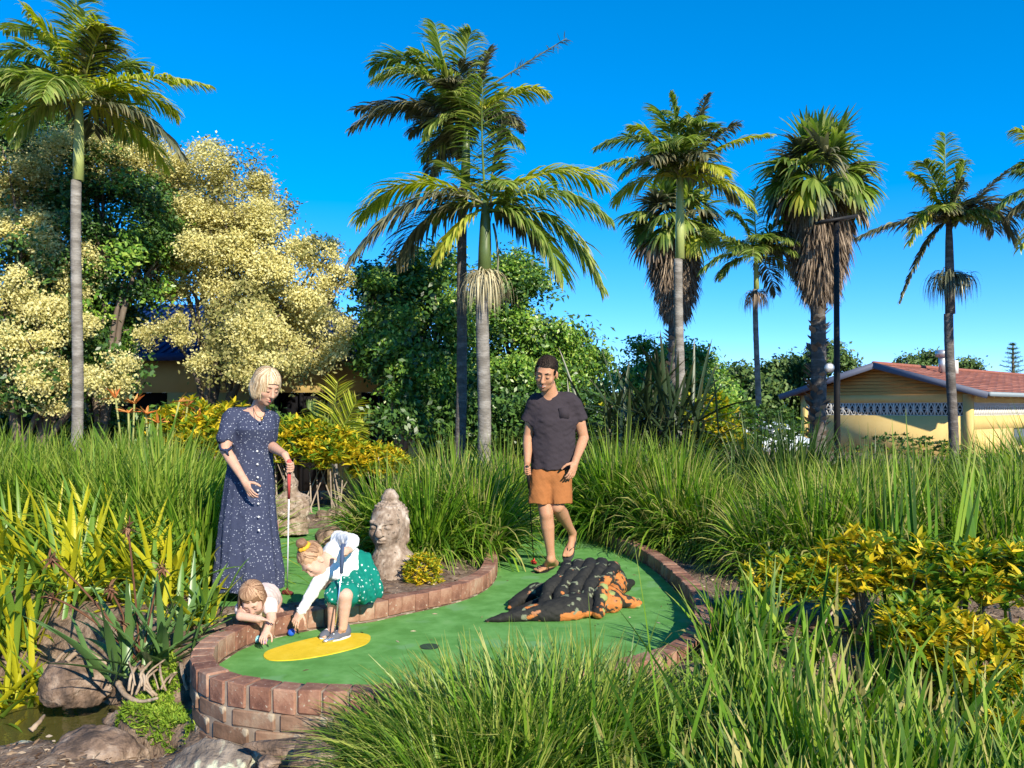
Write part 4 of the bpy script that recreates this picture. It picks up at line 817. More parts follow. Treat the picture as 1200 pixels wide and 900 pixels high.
def ball(label, px, py, mat):
    bm = bmesh.new(); bmesh.ops.create_icosphere(bm, subdivisions=4, radius=.0225)
    V = np.array([v.co[:] for v in bm.verts]); g = np.array([[math.cos(2.39996*i)*math.sqrt(1-(1-2*(i+.5)/150)**2), math.sin(2.39996*i)*math.sqrt(1-(1-2*(i+.5)/150)**2), 1-2*(i+.5)/150] for i in range(150)])*.0225
    dm = np.sqrt(((V[:, None]-g[None])**2).sum(-1)).min(1); V = V*(1-.022*np.clip(1-dm/.0013, 0, 1))[:, None]
    for v, c in zip(bm.verts, V): v.co = c
    me = bpy.data.meshes.new('golf_ball'); bm.to_mesh(me); bm.free(); me.polygons.foreach_set('use_smooth', np.ones(len(me.polygons), bool)); p = G(px, py, .0225)
    return tag(put('golf_ball', me, mat, loc=p), label, 'golf ball')
ball('blue golf ball under the crouching girls fingers', 341.5, 741, M['bblue']); ball('aqua golf ball at the foot of the brick wall', 301.5, 749, M['bcyan']); ball('purple golf ball in the toddlers hand', 309, 750.5, M['bpurp'])
# ---------------------------------------------------------------- crocodile figure
def croc():
    b = lambda px, py, z: G(px, py, z)
    S = Sdf(.007)
    S.chain([b(570, 727, .012), b(592, 723, .03), b(615, 719, .045), b(645, 715, .06), b(675, 709, .075)], [.012, .035, .055, .075, .10], .05)
    S.chain([b(600, 719, .02), b(640, 704, .04), b(660, 695, .07)], [.03, .05, .07], .06)
    S.chain([b(640, 722, .03), b(672, 718, .045), b(700, 708, .06)], [.035, .05, .07], .05)
    cen = np.array([X(688, 5.95), 5.98, .10]); S.ell(cen, (.17, .24, .11), .03); S.ell(cen+[.03, -.02, -.02], (.21, .19, .10), .03)
    # five knobbly ridges arching over the back
    for i in range(5):
        t = i/4; x0 = X(641+16*t, 5.85); x1 = X(666+53*t, 6.05); x0 = X(640+62*t, 5.75); pts = [(x0-.02, 5.66-.01*i, .05), (x0+.02, 5.80, .175), (x1-.03, 5.98, .265+.03*math.sin(math.pi*t)), (x1+.0, 6.12, .275+.03*math.sin(math.pi*t)), (x1+.02, 6.26, .21), (x1+.03, 6.38, .10)]
        P = catmull(np.array(pts), 7); n = len(P)
        for k in range(n-1): rf = lambda q: (.036+.010*abs(math.sin(q*.55+i*1.9)))*(1+.12*math.sin(i*2.3+q)); S.cap(P[k], P[k+1], rf(k), rf(k+1), .006)
    # left hind leg, right legs
    S.chain([cen+[-.15, -.05, 0], b(628, 690, .10), b(612, 700, .05), b(600, 706, .03)], [.075, .06, .048, .03], .03); S.cap(b(606, 706, .03), b(598, 712, .02), .03, .022, .02)
    S.chain([cen+[.15, 0, -.02], b(722, 684, .10), b(733, 686, .05)], [.08, .065, .045], .03); S.cap(b(733, 686, .04), b(740, 682, .025), .04, .03, .02)
    S.chain([cen+[.14, -.14, -.04], b(722, 702, .06), b(742, 706, .035)], [.09, .06, .045], .03)
    for o in (-8, 0, 8): S.cap(b(742, 706, .03), b(750+abs(o)*-.2, 706+o*.45, .02), .022, .016, .01)
    S.chain([(X(712, 6.3), 6.30, .10), (X(716, 6.5), 6.52, .09), (X(712, 6.8), 6.80, .06), (X(706, 6.98), 6.98, .045)], [.13, .11, .075, .05], .05)
    S.plane((0, 0, .001), (0, 0, -1))
    S.warp = lambda p: .004*sn(p, 45)+.003*sn(p, 95, 2)
    V, F = S.mesh(); V[:, 2] *= .90
    # worn paint: dark body, orange belly and blotches, sage flecks
    col = np.tile([.016, .016, .014], (len(V), 1)); n1 = sn(V*np.array([1, 1, 1.4]), 14, 1); n2 = sn(V, 22, 5); n3 = sn(V, 34, 9)
    belly = (V[:, 0] > X(697, 6.0)+.02*n2) & (V[:, 2] < .22+.03*n1) & (V[:, 1] < 6.25); low = (V[:, 2] < .05+.02*n2) & (V[:, 0] > X(655, 5.7)) & (V[:, 1] < 5.95)
    bl = (n1 > .86); orange = belly | low | (bl & (V[:, 2] < .20)); col[orange] = [.46, .16, .04]
    sage = ((n2 > .84) & (V[:, 2] < .16)) | ((np.sin(V[:, 1]*44+V[:, 2]*26+5*np.floor((V[:, 0]-.3)*14)+1.6*n2) > .90) & (n3 > .1) & (V[:, 2] > .13)); col[sage] = [.17, .19, .12]; tan = (sn(V, 19, 13) > .84); col[tan] = [.34, .15, .07]
    drk = belly & (sn(V, 30, 4) > .15); col[drk] = [.03, .028, .02]
    sg = belly & (sn(V, 17, 8) > .55); col[sg] = [.25, .30, .10]
    return V, F, None, col
M['croc'] = surf('croc_paint', [(0, (1, 1, 1)), (1, (1, 1, 1))], attr=True, rough=.75, bump=.5, bscale=90, spec=.3, bdist=.006)
cr = solo('crocodile_figure', croc(), M['croc'], 'black and orange painted crocodile figure humped on the green', 'statue', loc=(X(680, 5.9), 5.9, 0))
# ---------------------------------------------------------------- carved stone heads
def stone_head():
    c = W(456, 614, 6.75); S = Sdf(.0055); f = nrm([-.30, -.95, -.02]); Hd = Head(c, f, (0, 0, 1), .95); k = 1.0
    E = lambda p, r, kk=.02, op='u': Hd.e(S, p, r, kk, op)
    E((0, -.02, .05), (.150, .165, .150)); E((0, .015, -.04), (.140, .150, .165), .05); E((0, .06, -.13), (.090, .085, .06), .05)
    E((0, -.02, .215), (.074, .074, .050), .008); E((0, -.02, .256), (.050, .050, .034), .012)
    Hd.cap_(S, (-.09, .140, .035), (-.015, .172, .020), .018, .01, .012); Hd.cap_(S, (.09, .140, .035), (.015, .172, .020), .018, .01, .012)
    Hd.cap_(S, (0, .165, .02), (0, .200, -.055), .015, .012, .028); E((0, .175, -.065), (.036, .022, .016), .02)
    for q in (-1, 1):
        E((q*.058, .165, -.002), (.036, .03, .018), .008, 's'); E((q*.058, .150, -.006), (.034, .022, .013), .006); E((q*.058, .168, -.012), (.03, .01, .003), .006, 's'); E((q*.075, .105, -.06), (.05, .045, .05), .04)
        Hd.cap_(S, (q*.150, -.03, .03), (q*.145, -.02, -.13), .022, .02, .026); E((q*.165, -.015, -.04), (.008, .02, .06), .01, 's')
    E((0, .162, -.103), (.045, .018, .012), .008); E((0, .156, -.127), (.038, .018, .013), .008); E((0, .185, -.115), (.044, .012, .004), .004, 's')
    # rows of hair curls
    for th in np.linspace(.25, 1.25, 6):
        nn = int(26*math.sin(th))+6
        for j in range(nn):
            ph = 2*math.pi*(j+.5*(int(th*10) % 2))/nn
            if th > .95 and math.sin(ph) > .1: continue
            Hd.e(S, (.150*math.sin(th)*math.cos(ph), -.02+.165*math.sin(th)*math.sin(ph), .05+.150*math.cos(th)), (.012, .012, .010), .005)
    z0 = c[2]; S.cap(c+[0, 0, -.12], c+[.03, 0, -.25], .10, .13, .04)
    S.loft([(z0-.44, c[0]+.05, c[1], .21, .17), (z0-.33, c[0]+.05, c[1], .20, .16), (z0-.27, c[0]+.04, c[1], .18, .15), (z0-.225, c[0]+.03, c[1], .15, .13), (z0-.19, c[0]+.01, c[1], .11, .10)], .03)
    S.warp = lambda p: .0025*sn(p, 22)+.0012*sn(p, 60, 3)+.001*sn(p, 110, 7); return S.mesh()
solo('stone_head_statue', stone_head(), M['stone'], 'weathered stone head with topknot on a pedestal behind the girl', 'statue', loc=(X(456, 6.6), 6.6, .05))
def seated():
    c = W(341, 590, 9.2); S = Sdf(.009); x, y, z = c; u = .0092*1.0
    S.ell((x, y, z-.20), (.20, .16, .10), .04); S.ell((x-.09, y-.04, z-.10), (.08, .09, .15), .04); S.ell((x+.10, y-.04, z-.10), (.08, .09, .15), .04); S.ell((x, y, z), (.13, .11, .16), .04)
    S.ell((x, y-.02, z+.04), (.165, .09, .06), .04); S.chain([(x-.15, y, z+.05), (x-.17, y-.06, z-.08), (x-.03, y-.15, z-.11)], [.05, .045, .035], .03); S.chain([(x+.15, y, z+.05), (x+.17, y-.06, z-.08), (x+.03, y-.15, z-.11)], [.05, .045, .035], .03)
    S.ell((x+.0, y-.02, z+.20), (.075, .085, .095), .03); S.ell((x, y-.10, z+.19), (.014, .018, .02), .01); S.ell((x, y-.01, z+.29), (.04, .04, .035), .02); S.loft([(z-.32, x, y, .19, .16), (z-.24, x, y, .18, .15)], .03)
    S.warp = lambda p: .009*sn(p, 17)+.006*sn(p, 40, 3)+.004*sn(p, 90, 7); return S.mesh()
solo('stone_figure_statue', seated(), M['stone'], 'lumpy seated stone figure behind the womans putter', 'statue', loc=(X(341, 9.2), 9.2, .0))
# ---------------------------------------------------------------- vegetation: tussocks, beds and shrubs
def GP(px, Y, dz=0.0): x = X(px, Y); return np.array([x, Y, float(gh(x, Y))+dz])
def tuft(n, R, L, wd, el=(.75, 1.5), g=(.7, 1.8), segs=5, prof='grass', lean=(0, 0), fold=0, twist=.5, seed=0, lv=.3):
    r = np.random.default_rng(seed); az = r.uniform(0, 2*np.pi, n); q = np.sqrt(r.uniform(0, 1, n)); P = np.stack([R*q*np.cos(az), R*q*np.sin(az), -.03+0*q], 1)
    e = r.uniform(*el, n)-.35*q*r.uniform(.2, 1, n); a2 = az+r.normal(0, .5, n); D = np.stack([np.cos(a2)*np.cos(e)+lean[0], np.sin(a2)*np.cos(e)+lean[1], np.sin(e)], 1); gg = (g[0]+(g[1]-g[0])*q**1.5*r.uniform(.4, 1.15, n))
    return ribbons(P, D, L*(1-lv*r.uniform(0, 1, n)**1.5), wd*r.uniform(.6, 1.2, n), gg*.6, segs, prof, twist, fold)
lomv = [make_mesh('tussock', *(lambda d: (d[0], d[1], None, None, d[4]))(tuft(760, .36, 1.22, .035, (.70, 1.50), (.45, 4.6), 6, seed=k))) for k in range(4)]
lomd = [lomv[0].copy(), lomv[1].copy()]
reedv = [make_mesh('reed_clump', *(lambda d: (d[0], d[1], None, None, d[4]))(tuft(560, .36, 1.15, .032, (.85, 1.5), (.3, 3.2), 6, seed=10+k))) for k in range(3)]
lirv = [make_mesh('mondo_mound', *(lambda d: (d[0], d[1], None, None, d[4]))(tuft(1300, .28, .84, .019, (.6, 1.5), (.8, 3.0), 5, seed=20+k))) for k in range(3)]
def plant(name, mesh, mat, px, Y, s, label, cat, group=None, sz=None, dz=0):
    o = put(name, mesh, mat, loc=GP(px, Y, dz)); o.rotation_euler = (0, 0, random.uniform(0, 6.28)); o.scale = (s, s, sz or s); return tag(o, label, cat, group)
LG = 'strappy green tussocks in the garden beds'
for i, (px, Y, s, lb) in enumerate([
    (500, 7.5, .86, 'arching green tussock rising directly behind the stone head'), (560, 7.75, .90, 'broad arching tussock between the stone head and the man'),
    (535, 8.4, 1.0, 'tall tussock at the back of the statue bed'), (592, 9.6, .92, 'tussock just left of the man at hip height'), (520, 9.4, .9, 'tussock furthest back of the statue bed'),
    (752, 8.9, .84, 'tussock overhanging the brick wall just right of the man'), (792, 8.2, .90, 'bright tussock at the near end of the bed right of the man'), (825, 7.9, .80, 'tussock in front of the brown rock on bare soil'),
    (725, 9.0, 1.05, 'tussock behind the ones right of the man'), (790, 9.0, 1.0, 'tussock under the right edge of the dark spiky plant'), (855, 8.8, .95, 'dark tussock right of the dark spiky plant'),
    (885, 10.6, 1.1, 'dark tussock below the left end of the yellow building'), (930, 10.2, 1.15, 'dark tussock at the foot of the thick fan palm trunk'), (925, 8.2, .90, 'tussock mid right, behind the golden shrubs'),
    (995, 8.0, .90, 'tussock below the lamp post'), (1062, 8.2, .88, 'tussock below the building gable, right of the lamp post'), (1130, 7.9, .88, 'tussock at the foot of the far right palm trunk'),
    (1195, 7.6, .92, 'tussock cut by the right edge, upper row'), (1015, 10.0, .98, 'dark back row tussock between lamp post and right palm'), (1090, 10.2, .98, 'back row tussock beside the right palm trunk'),
    (1165, 9.8, .98, 'greyish tussock in front of the window of the yellow building'), (1235, 8.6, 1.2, 'tussock mostly outside the right edge'), (900, 6.9, .78, 'low tussock at the right end of the bare soil'), (960, 6.7, .85, 'tussock directly behind the golden shrubs'),
    (1035, 6.6, .88, 'tussock behind the middle of the golden shrubs'), (1110, 6.5, .9, 'tussock behind the right part of the golden shrubs'), (1180, 6.4, .9, 'tussock behind the golden shrubs at the right edge'), (660, 10.5, .9, 'tussock behind the man seen past his hip'), (612, 10.8, .9, 'tussock behind the man seen past his shoulder side'), (455, 7.9, .80, 'tussock just left of and behind the stone head'), (708, 9.6, .85, 'tussock behind the start of the right brick wall'), (850, 7.9, .75, 'tussock behind the brown rock'), (770, 8.8, .9, 'tussock in the middle of the second row right of the man'), (1000, 7.1, .8, 'low tussock in the gap left of the middle of the golden shrubs'), (1080, 7.3, .85, 'tussock in the third row behind the golden shrubs'), (1150, 7.1, .85, 'tussock in the third row near the right edge'), (940, 7.4, .8, 'tussock in the third row above the left golden shrub')]):
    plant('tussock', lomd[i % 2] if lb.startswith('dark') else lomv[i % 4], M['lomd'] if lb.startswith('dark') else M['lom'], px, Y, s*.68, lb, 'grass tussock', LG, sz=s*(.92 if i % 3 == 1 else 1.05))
RG = 'upright reedy clumps left of the woman'
for i, (px, Y, s, lb) in enumerate([
    (232, 6.8, .95, 'upright reed clump immediately left of the womans skirt'), (205, 7.5, 1.05, 'reed clump second from the woman'), (165, 7.0, .95, 'reed clump behind the paddle-leaf plant'), (120, 7.5, 1.05, 'reed clump above the golden strap leaves'),
    (70, 7.6, 1.0, 'reed clump under the pale palm trunk'), (15, 7.5, 1.05, 'reed clump at the left edge, middle row'), (-40, 7.8, 1.1, 'reed clump partly outside the left edge'), (200, 8.3, 1.05, 'reed clump behind the woman at waist height'),
    (190, 8.8, 1.12, 'back row reed clump below the orange flowers'), (140, 9.2, 1.15, 'back row reed clump right of the pale palm trunk'), (85, 9.3, 1.1, 'back row reed clump in front of the pale palm trunk'), (30, 9.2, 1.15, 'back row reed clump near the left edge'),
    (-25, 9.4, 1.15, 'back row reed clump at the left edge'), (205, 9.8, 1.0, 'reed clump in front of the golden hedge')]):
    plant('reed_clump', reedv[i % 3], M['reed'], px, Y, s*.85, lb, 'reed clump', RG, sz=s)
for i, (px, Y, s, lb) in enumerate([(462, 3.45, .50, 'mondo grass mound spilling over the near brick wall at its left end'), (520, 3.5, .72, 'rounded mondo grass mound second from the left in front of the green'), (572, 3.5, .88, 'mondo grass mound in front of the golf hole'), (628, 3.5, .92, 'mondo grass mound in front of the crocodile tail'),
    (682, 3.6, .9, 'mondo grass mound in front of the crocodile'), (525, 3.1, .62, 'mondo grass mound at the bottom edge left of centre'), (575, 3.05, .75, 'mondo grass mound at the bottom edge below the hole')]):
    plant('mondo_mound', lirv[i % 3], M['lir'], px, Y, s, lb, 'grass mound', 'low mondo grass mounds in front of the green', sz=s*.92)
# tall loose grass of the foreground: nobody could count it
r = np.random.default_rng(31); ds = []
def field(n, fx, L, wd, el, g, seed, segs=6, lean=.0):
    rr = np.random.default_rng(seed); Y = rr.uniform(2.35, 4.9, n*5); px = rr.uniform(380, 1330, n*5); x = X(px, Y); k = rr.uniform(0, 1, n*5) <= fx(px, Y, x); x, Y = x[k][:n], Y[k][:n]; n = len(x)
    P = np.stack([x, Y, gh(x, Y)-.02], 1)
    az = rr.uniform(0, 2*np.pi, n); e = rr.uniform(*el, n); D = np.stack([np.cos(az)*np.cos(e)+lean, np.sin(az)*np.cos(e), np.sin(e)], 1)
    px = 600+FPX*P[:, 0]/P[:, 1]; hs_ = np.interp(px, [400, 560, 700, 850, 950, 1050, 1200], [.40, .44, .48, .56, .68, .66, .56])*np.interp(P[:, 1], [2.4, 3, 3.6, 4.8], [.92, .95, 1.0, .95])
    return ribbons(P, D, L*hs_*(1-.5*rr.uniform(0, 1, n)), wd*rr.uniform(.55, 1.25, n), rr.uniform(*g, n), segs, 'grass', .7)
def fx(px, Y, x):
    d = 1.0+0*px; d = np.where((Y > 3.9) & (px < 820), 0, d); d = np.where((px > 1000+60*np.sin(Y*3)) & (Y > 3.1), .32, d); d = np.where((px > 900) & (Y > 3.9), .12, d)
    d = np.where(px < 660, .30*(Y < 3.5)*(px > 520), d); return np.where(inside(green1, x, Y) | ((pdist(path, x, Y) < .18) & (x < 1.9)), 0, d)
fg = field(3300, fx, .98, .028, (.95, 1.5), (.1, 1.0), 41); fg2 = field(2800, fx, .80, .027, (.5, 1.35), (1.0, 3.2), 42)
o = part('long_grass', join([fg, fg2]), M['fg'], kind='stuff'); tag(o, 'tall loose green and straw coloured grass filling the lower right foreground', 'grass')
# single long stems that stand out against the green
sp = []
for (bx, by, tx, ty, Y, wd) in [(545, 905, 522, 742, 3.3, .010), (590, 910, 520, 760, 3.2, .007), (700, 905, 690, 700, 3.2, .012), (640, 905, 652, 740, 3.3, .010), (760, 905, 700, 765, 3.1, .014), (840, 900, 730, 715, 3.2, .013),
    (870, 905, 800, 690, 3.1, .015), (900, 905, 905, 660, 3.1, .012), (930, 900, 862, 640, 3.3, .014), (720, 905, 770, 720, 3.2, .012), (780, 905, 745, 640, 3.2, .008), (890, 905, 960, 640, 3.2, .013), (800, 905, 850, 735, 3.1, .015), (610, 900, 600, 725, 3.4, .008)]:
    p0, p1 = W(bx, by, Y), W(tx, ty, Y); L = np.linalg.norm(p1-p0); sp.append(ribbons([p0], [nrm(p1-p0+[0, 0, .12*L])], L*1.03, wd, .35, 8, 'grass', .1, sideref=np.array([0, 1., 0])))
for (bx, tx, ty, Y) in [(1053, 1050, 490, 5.4), (1072, 1078, 478, 5.2), (1100, 1140, 492, 5.0), (1125, 1152, 500, 5.2), (1036, 1030, 520, 5.6), (1010, 1012, 530, 5.6), (1092, 1095, 510, 5.3), (1150, 1128, 505, 5.1)]:
    p0, p1 = GP(bx, Y), W(tx, ty, Y); L = np.linalg.norm(p1-p0)
    for j in range(3): q = p1+r.normal(0, .05, 3)-[0, 0, .16*j]; sp.append(ribbons([p0], [nrm(q-p0)], L*(1-.12*j), .028, .08, 8, 'grass', .1, sideref=np.array([0, 1., 0])))
o = part('grass_stems', join(sp), M['fg'], kind='stuff'); tag(o, 'scattered long flat stems standing above the rest of the grass', 'grass')
# whorled shrubs with yellow and green leaves
def whorls(C_, n, L, wd, seed, up=.5):
    rr = np.random.default_rng(seed); P = np.repeat(C_, n, 0); az = rr.uniform(0, 2*np.pi, len(P)); e = rr.uniform(-.1, 1.0, len(P)); D = np.stack([np.cos(az)*np.cos(e), np.sin(az)*np.cos(e), np.sin(e)+up*.3], 1)
    return ribbons(P, D, L*rr.uniform(.6, 1.15, len(P)), wd*rr.uniform(.8, 1.2, len(P)), rr.uniform(.1, .9, len(P)), 3, 'leaf', .4, fold=.25)
def shrub(label, cat, c, R, nw, L, wd, mat, seed, nleaf=9, stems=9, group=None, mat2=None, frac=.35, zbase=None, low=-.2):
    """stems carrying whorls of leaves spread over a lumpy dome"""
    c = np.asarray(c, float); R = np.asarray(R, float); rr = np.random.default_rng(seed); z0 = float(gh(c[0], c[1])) if zbase is None else zbase; root = thing('shrub', label, cat, (c[0], c[1], z0), group)
    u = nrm(rr.normal(0, 1, (nw*3, 3))); u = u[u[:, 2] > low][:nw]; q = rr.uniform(.35, 1.0, len(u))**.45; P = c+u*R*q[:, None]*(1+.22*sn(u, 2.6, seed))[:, None]
    fr = rr.uniform(0, 1, len(P)) < frac; big = whorls(P[~fr], nleaf, L, wd, seed+1)
    part('foliage', big, M[mat], root, kind='stuff')
    if mat2 and fr.any(): part('green_foliage', whorls(P[fr], nleaf, L, wd, seed+2), M[mat2], root, kind='stuff')
    b = np.array([c[0], c[1], z0])
    for k in range(stems):
        e_ = P[rr.integers(len(P))]; s0 = b+np.array([rr.normal(0, R[0]*.25), rr.normal(0, R[1]*.25), -.03]); m = (s0+e_)/2+rr.normal(0, .05, 3)*R; part('stem', tube(bez(s0, m, e_, 7), np.linspace(.014, .005, 7)*max(1, R[2]*1.6), 6), M['barkpale'], root)
    return root
for i, (px, py, Y, R, m1, m2, f, lb) in enumerate([
    (935, 695, 5.25, (.34, .30, .22), 'gold', 'goldg', .5, 'golden shrub nearest the right brick wall'), (1020, 680, 5.2, (.40, .32, .26), 'gold', 'goldg', .35, 'golden shrub with many bright yellow leaves right of the wall end'),
    (1110, 690, 5.0, (.40, .35, .28), 'goldg', 'gold', .3, 'mostly green leafed shrub between two golden ones'), (1190, 700, 4.8, (.40, .35, .30), 'goldg', 'gold', .25, 'green leafed shrub cut by the right edge'),
    (1085, 755, 4.5, (.28, .28, .20), 'gold', 'goldg', .4, 'low golden shrub in the middle of the right foreground'), (1165, 790, 4.25, (.33, .28, .22), 'gold', 'goldg', .3, 'low bright golden shrub at the right edge'), (1180, 885, 3.6, (.20, .18, .12), 'gold', 'goldg', .4, 'small golden shrub in the bottom right corner')]):
    shrub(lb, 'shrub', W(px, py, Y), R, 230, .095, .026, m1, 60+i*5, 8, 7, 'golden and green leafed shrubs on the right', m2, f)
shrub('small round yellow and red shrub beside the stone head', 'shrub', W(494, 672, 6.55), (.155, .15, .15), 330, .042, .013, 'gold', 120, 6, 6, mat2='goldg', frac=.45, low=-.7)
M['redleaf'] = leafmat('red_leaf', [(0, (.22, .03, .02)), (1, (.50, .12, .04))], .3, .4, .3)
for i, (px, py, Y, R, lb) in enumerate([(262, 515, 10.6, (.55, .5, .42), 'golden hedge shrub behind the womans back'), (352, 525, 11.2, (.50, .5, .42), 'golden hedge shrub right of the woman'), (398, 535, 11.4, (.45, .45, .36), 'golden hedge shrub below the young palm'), (445, 548, 11.6, (.40, .4, .30), 'golden hedge shrub furthest right, beside the tussocks'), (215, 508, 11.0, (.5, .5, .40), 'golden hedge shrub behind the reeds')]):
    shrub(lb, 'shrub', W(px, py, Y), R, 330, .13, .035, 'gold', 140+i*5, 7, 9, 'golden hedge shrubs behind the woman', 'goldg', .5, low=-.5)
for i, (px, py, Y, R, lb) in enumerate([(828, 500, 12.0, (.42, .4, .50), 'loose yellow-green shrub right of the dark spiky plant'), (850, 520, 11.4, (.3, .3, .28), 'sparse reddish-yellow shrub behind the bare soil')]):
    shrub(lb, 'shrub', W(px, py, Y), R, 190, .12, .04, 'goldg', 180+i*5, 7, 7, None, 'gold', .25, low=-.5)
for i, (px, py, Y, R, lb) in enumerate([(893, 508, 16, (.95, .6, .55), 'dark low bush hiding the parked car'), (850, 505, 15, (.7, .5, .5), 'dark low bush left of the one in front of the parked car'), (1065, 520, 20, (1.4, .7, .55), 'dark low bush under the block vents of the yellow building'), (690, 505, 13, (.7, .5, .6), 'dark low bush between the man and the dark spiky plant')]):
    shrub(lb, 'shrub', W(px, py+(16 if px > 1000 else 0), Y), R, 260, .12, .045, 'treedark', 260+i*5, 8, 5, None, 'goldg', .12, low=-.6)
# individual broad leaves
def leafy(name, label, cat, base, specs, mat, wd, fold=.35, prof='strap', segs=8, group=None, leaf='leaf'):
    """specs: (azimuth, elevation, length, droop, width scale) - one object per leaf"""
    root = thing(name, label, cat, base, group)
    for (az, e, L, g, ws, off) in specs:
        D = np.array([math.cos(az)*math.cos(e), math.sin(az)*math.cos(e), math.sin(e)]); d = ribbons([np.asarray(base)+off], [D], L, wd*ws, g, segs, prof, .3, fold)
        part(leaf, (d[0], d[1], None, None, d[4]), mat if not isinstance(mat, list) else random.choice(mat), root)
    return root
def rosette(n, L, e0, e1, g, seed, spread=.05, az=(0, 2*math.pi)):
    rr = np.random.default_rng(seed); return [(rr.uniform(*az), rr.uniform(e0, e1), L*rr.uniform(.6, 1.1), rr.uniform(*g), rr.uniform(.75, 1.2), np.array([rr.normal(0, spread), rr.normal(0, spread), -.02])) for _ in range(n)]
for i, (px, Y, L, n, lb) in enumerate([(30, 5.75, .80, 64, 'golden strap-leaved plant at the left edge above the pond'), (95, 6.0, .90, 70, 'golden strap-leaved plant with the tallest yellow leaves'), (185, 5.95, .72, 60, 'golden strap-leaved plant leaning towards the woman'), (-35, 5.8, .8, 40, 'golden strap-leaved plant partly outside the left edge'), (60, 6.4, .85, 52, 'green and golden strap leaves in the second row behind the tallest yellow ones'), (140, 6.4, .85, 52, 'strap-leaved plant in the second row above the paddle leaves'), (5, 6.5, .85, 50, 'strap-leaved plant in the second row at the left edge'), (215, 6.2, .62, 44, 'strap-leaved plant closest to the woman'), (62, 5.45, .55, 40, 'low strap-leaved plant directly above the brown boulder'), (232, 5.3, .42, 36, 'small strap-leaved plant at the left end of the brick wall'), (10, 5.35, .6, 36, 'strap-leaved plant hanging over the pond at the left edge')]):
    leafy('strap_leaf_plant', lb, 'plant', GP(px, Y), rosette(n, L, .45, 1.4, (.2, 1.3), 200+i, .09), [M['strap'], M['strap'], M['strapg'], M['strapg']], .040, group='golden strap-leaved plants by the pond')
leafy('strap_leaf_plant', 'small tuft of yellow leaves growing at the water edge in the left corner', 'plant', W(22, 752, 5.35)*[1, 1, 0]+[0, 0, -.38], rosette(11, .46, 1.0, 1.5, (.1, .5), 210, .04), M['strap'], .034)
pb = W(165, 783, 4.95); pb[2] = -.12
leafy('paddle_leaf_plant', 'grey-green broad leaved plant with brown spent flowers on the pond bank', 'plant', pb, rosette(66, .62, .45, 1.42, (.05, .7), 220, .11), M['paddle'], .046, prof='leaf')
for k, (px, py) in enumerate([(62, 700), (128, 690), (146, 730), (150, 620), (60, 655), (190, 665)]):
    c = W(px, py, 4.85); rr = np.random.default_rng(k); d = rr.normal(0, 1, (34, 3)); q = ribbons(c+rr.normal(0, .008, (34, 3)), d, rr.uniform(.03, .075, 34), .012, .6, 3, 'leaf', .5)
    st = tube(bez(pb+[0, 0, .02], pb*.5+c*.5+[0, 0, .1], c, 8), .006, 6); o = solo('dried_flower', join([(q[0], q[1]), (st[0], st[1], st[2])]), M['browndry'], ['brown dried flower head low on the left of the paddle-leaf plant', 'brown dried flower head near the middle of the paddle-leaf plant', 'brown dried flower head hanging in the centre of the paddle-leaf plant', 'brown dried flower head highest above the paddle leaves', 'brown dried flower head among the golden strap leaves', 'brown dried flower head on the right of the paddle-leaf plant'][k], 'dried flower', loc=pb)
for i, (px, Y, lb) in enumerate([(180, 10.2, 'broad upright leaved plant with orange flowers right of the pale palm'), (205, 10.4, 'broad upright leaved plant with orange flowers furthest right of the row'), (155, 10.5, 'broad upright leaved plant with orange flowers nearest the pale palm')]):
    b = GP(px, Y); rt = leafy('flowering_plant', lb, 'plant', b, rosette(22, 1.25, 1.0, 1.5, (.05, .5), 230+i, .12), M['strapg'], .10, prof='leaf', group='orange flowering plants')
    rr = np.random.default_rng(i)
    for k in range(3):
        t = b+np.array([rr.uniform(-.35, .35), rr.uniform(-.2, .2), rr.uniform(1.15, 1.5)]); part('flower_stalk', tube(bez(b, (b+t)/2, t, 6), .012, 6), M['rachis'], rt)
        q = ribbons(np.repeat([t], 9, 0), nrm(rr.normal(0, 1, (9, 3))*[1, 1, .5]+[0, 0, .7]), rr.uniform(.10, .2, 9), .032, .3, 3, 'leaf', .4, fold=.4); part('flower', (q[0], q[1]), M['orange'], rt)
# dark spiky plant right of the man
b = GP(765, 11.3); specs = []
rr = np.random.default_rng(77)
for k in range(300):
    o_ = np.array([rr.normal(0, .38), rr.normal(0, .25), rr.uniform(.1, 1.35)]); specs.append((rr.uniform(0, 6.28), rr.uniform(-.1, 1.45), rr.uniform(.75, 1.2), rr.uniform(.1, .7), rr.uniform(.7, 1.2), o_))
M['flax'] = leafmat('dark_flax_leaf', [(0, (.008, .020, .008)), (.5, (.018, .036, .014)), (1, (.05, .08, .025))], .12, .4, .5, tip=(.12, .09, .05))
leafy('spiky_plant', 'large dark spiky leaved plant right of the man', 'plant', b, specs, M['flax'], .050, group=None)
leafy('spiky_plant', 'smaller dark spiky plant at the right foot of the large one', 'plant', GP(838, 10.9), rosette(46, .85, .2, 1.4, (.2, .9), 240, .2), M['flax'], .06)
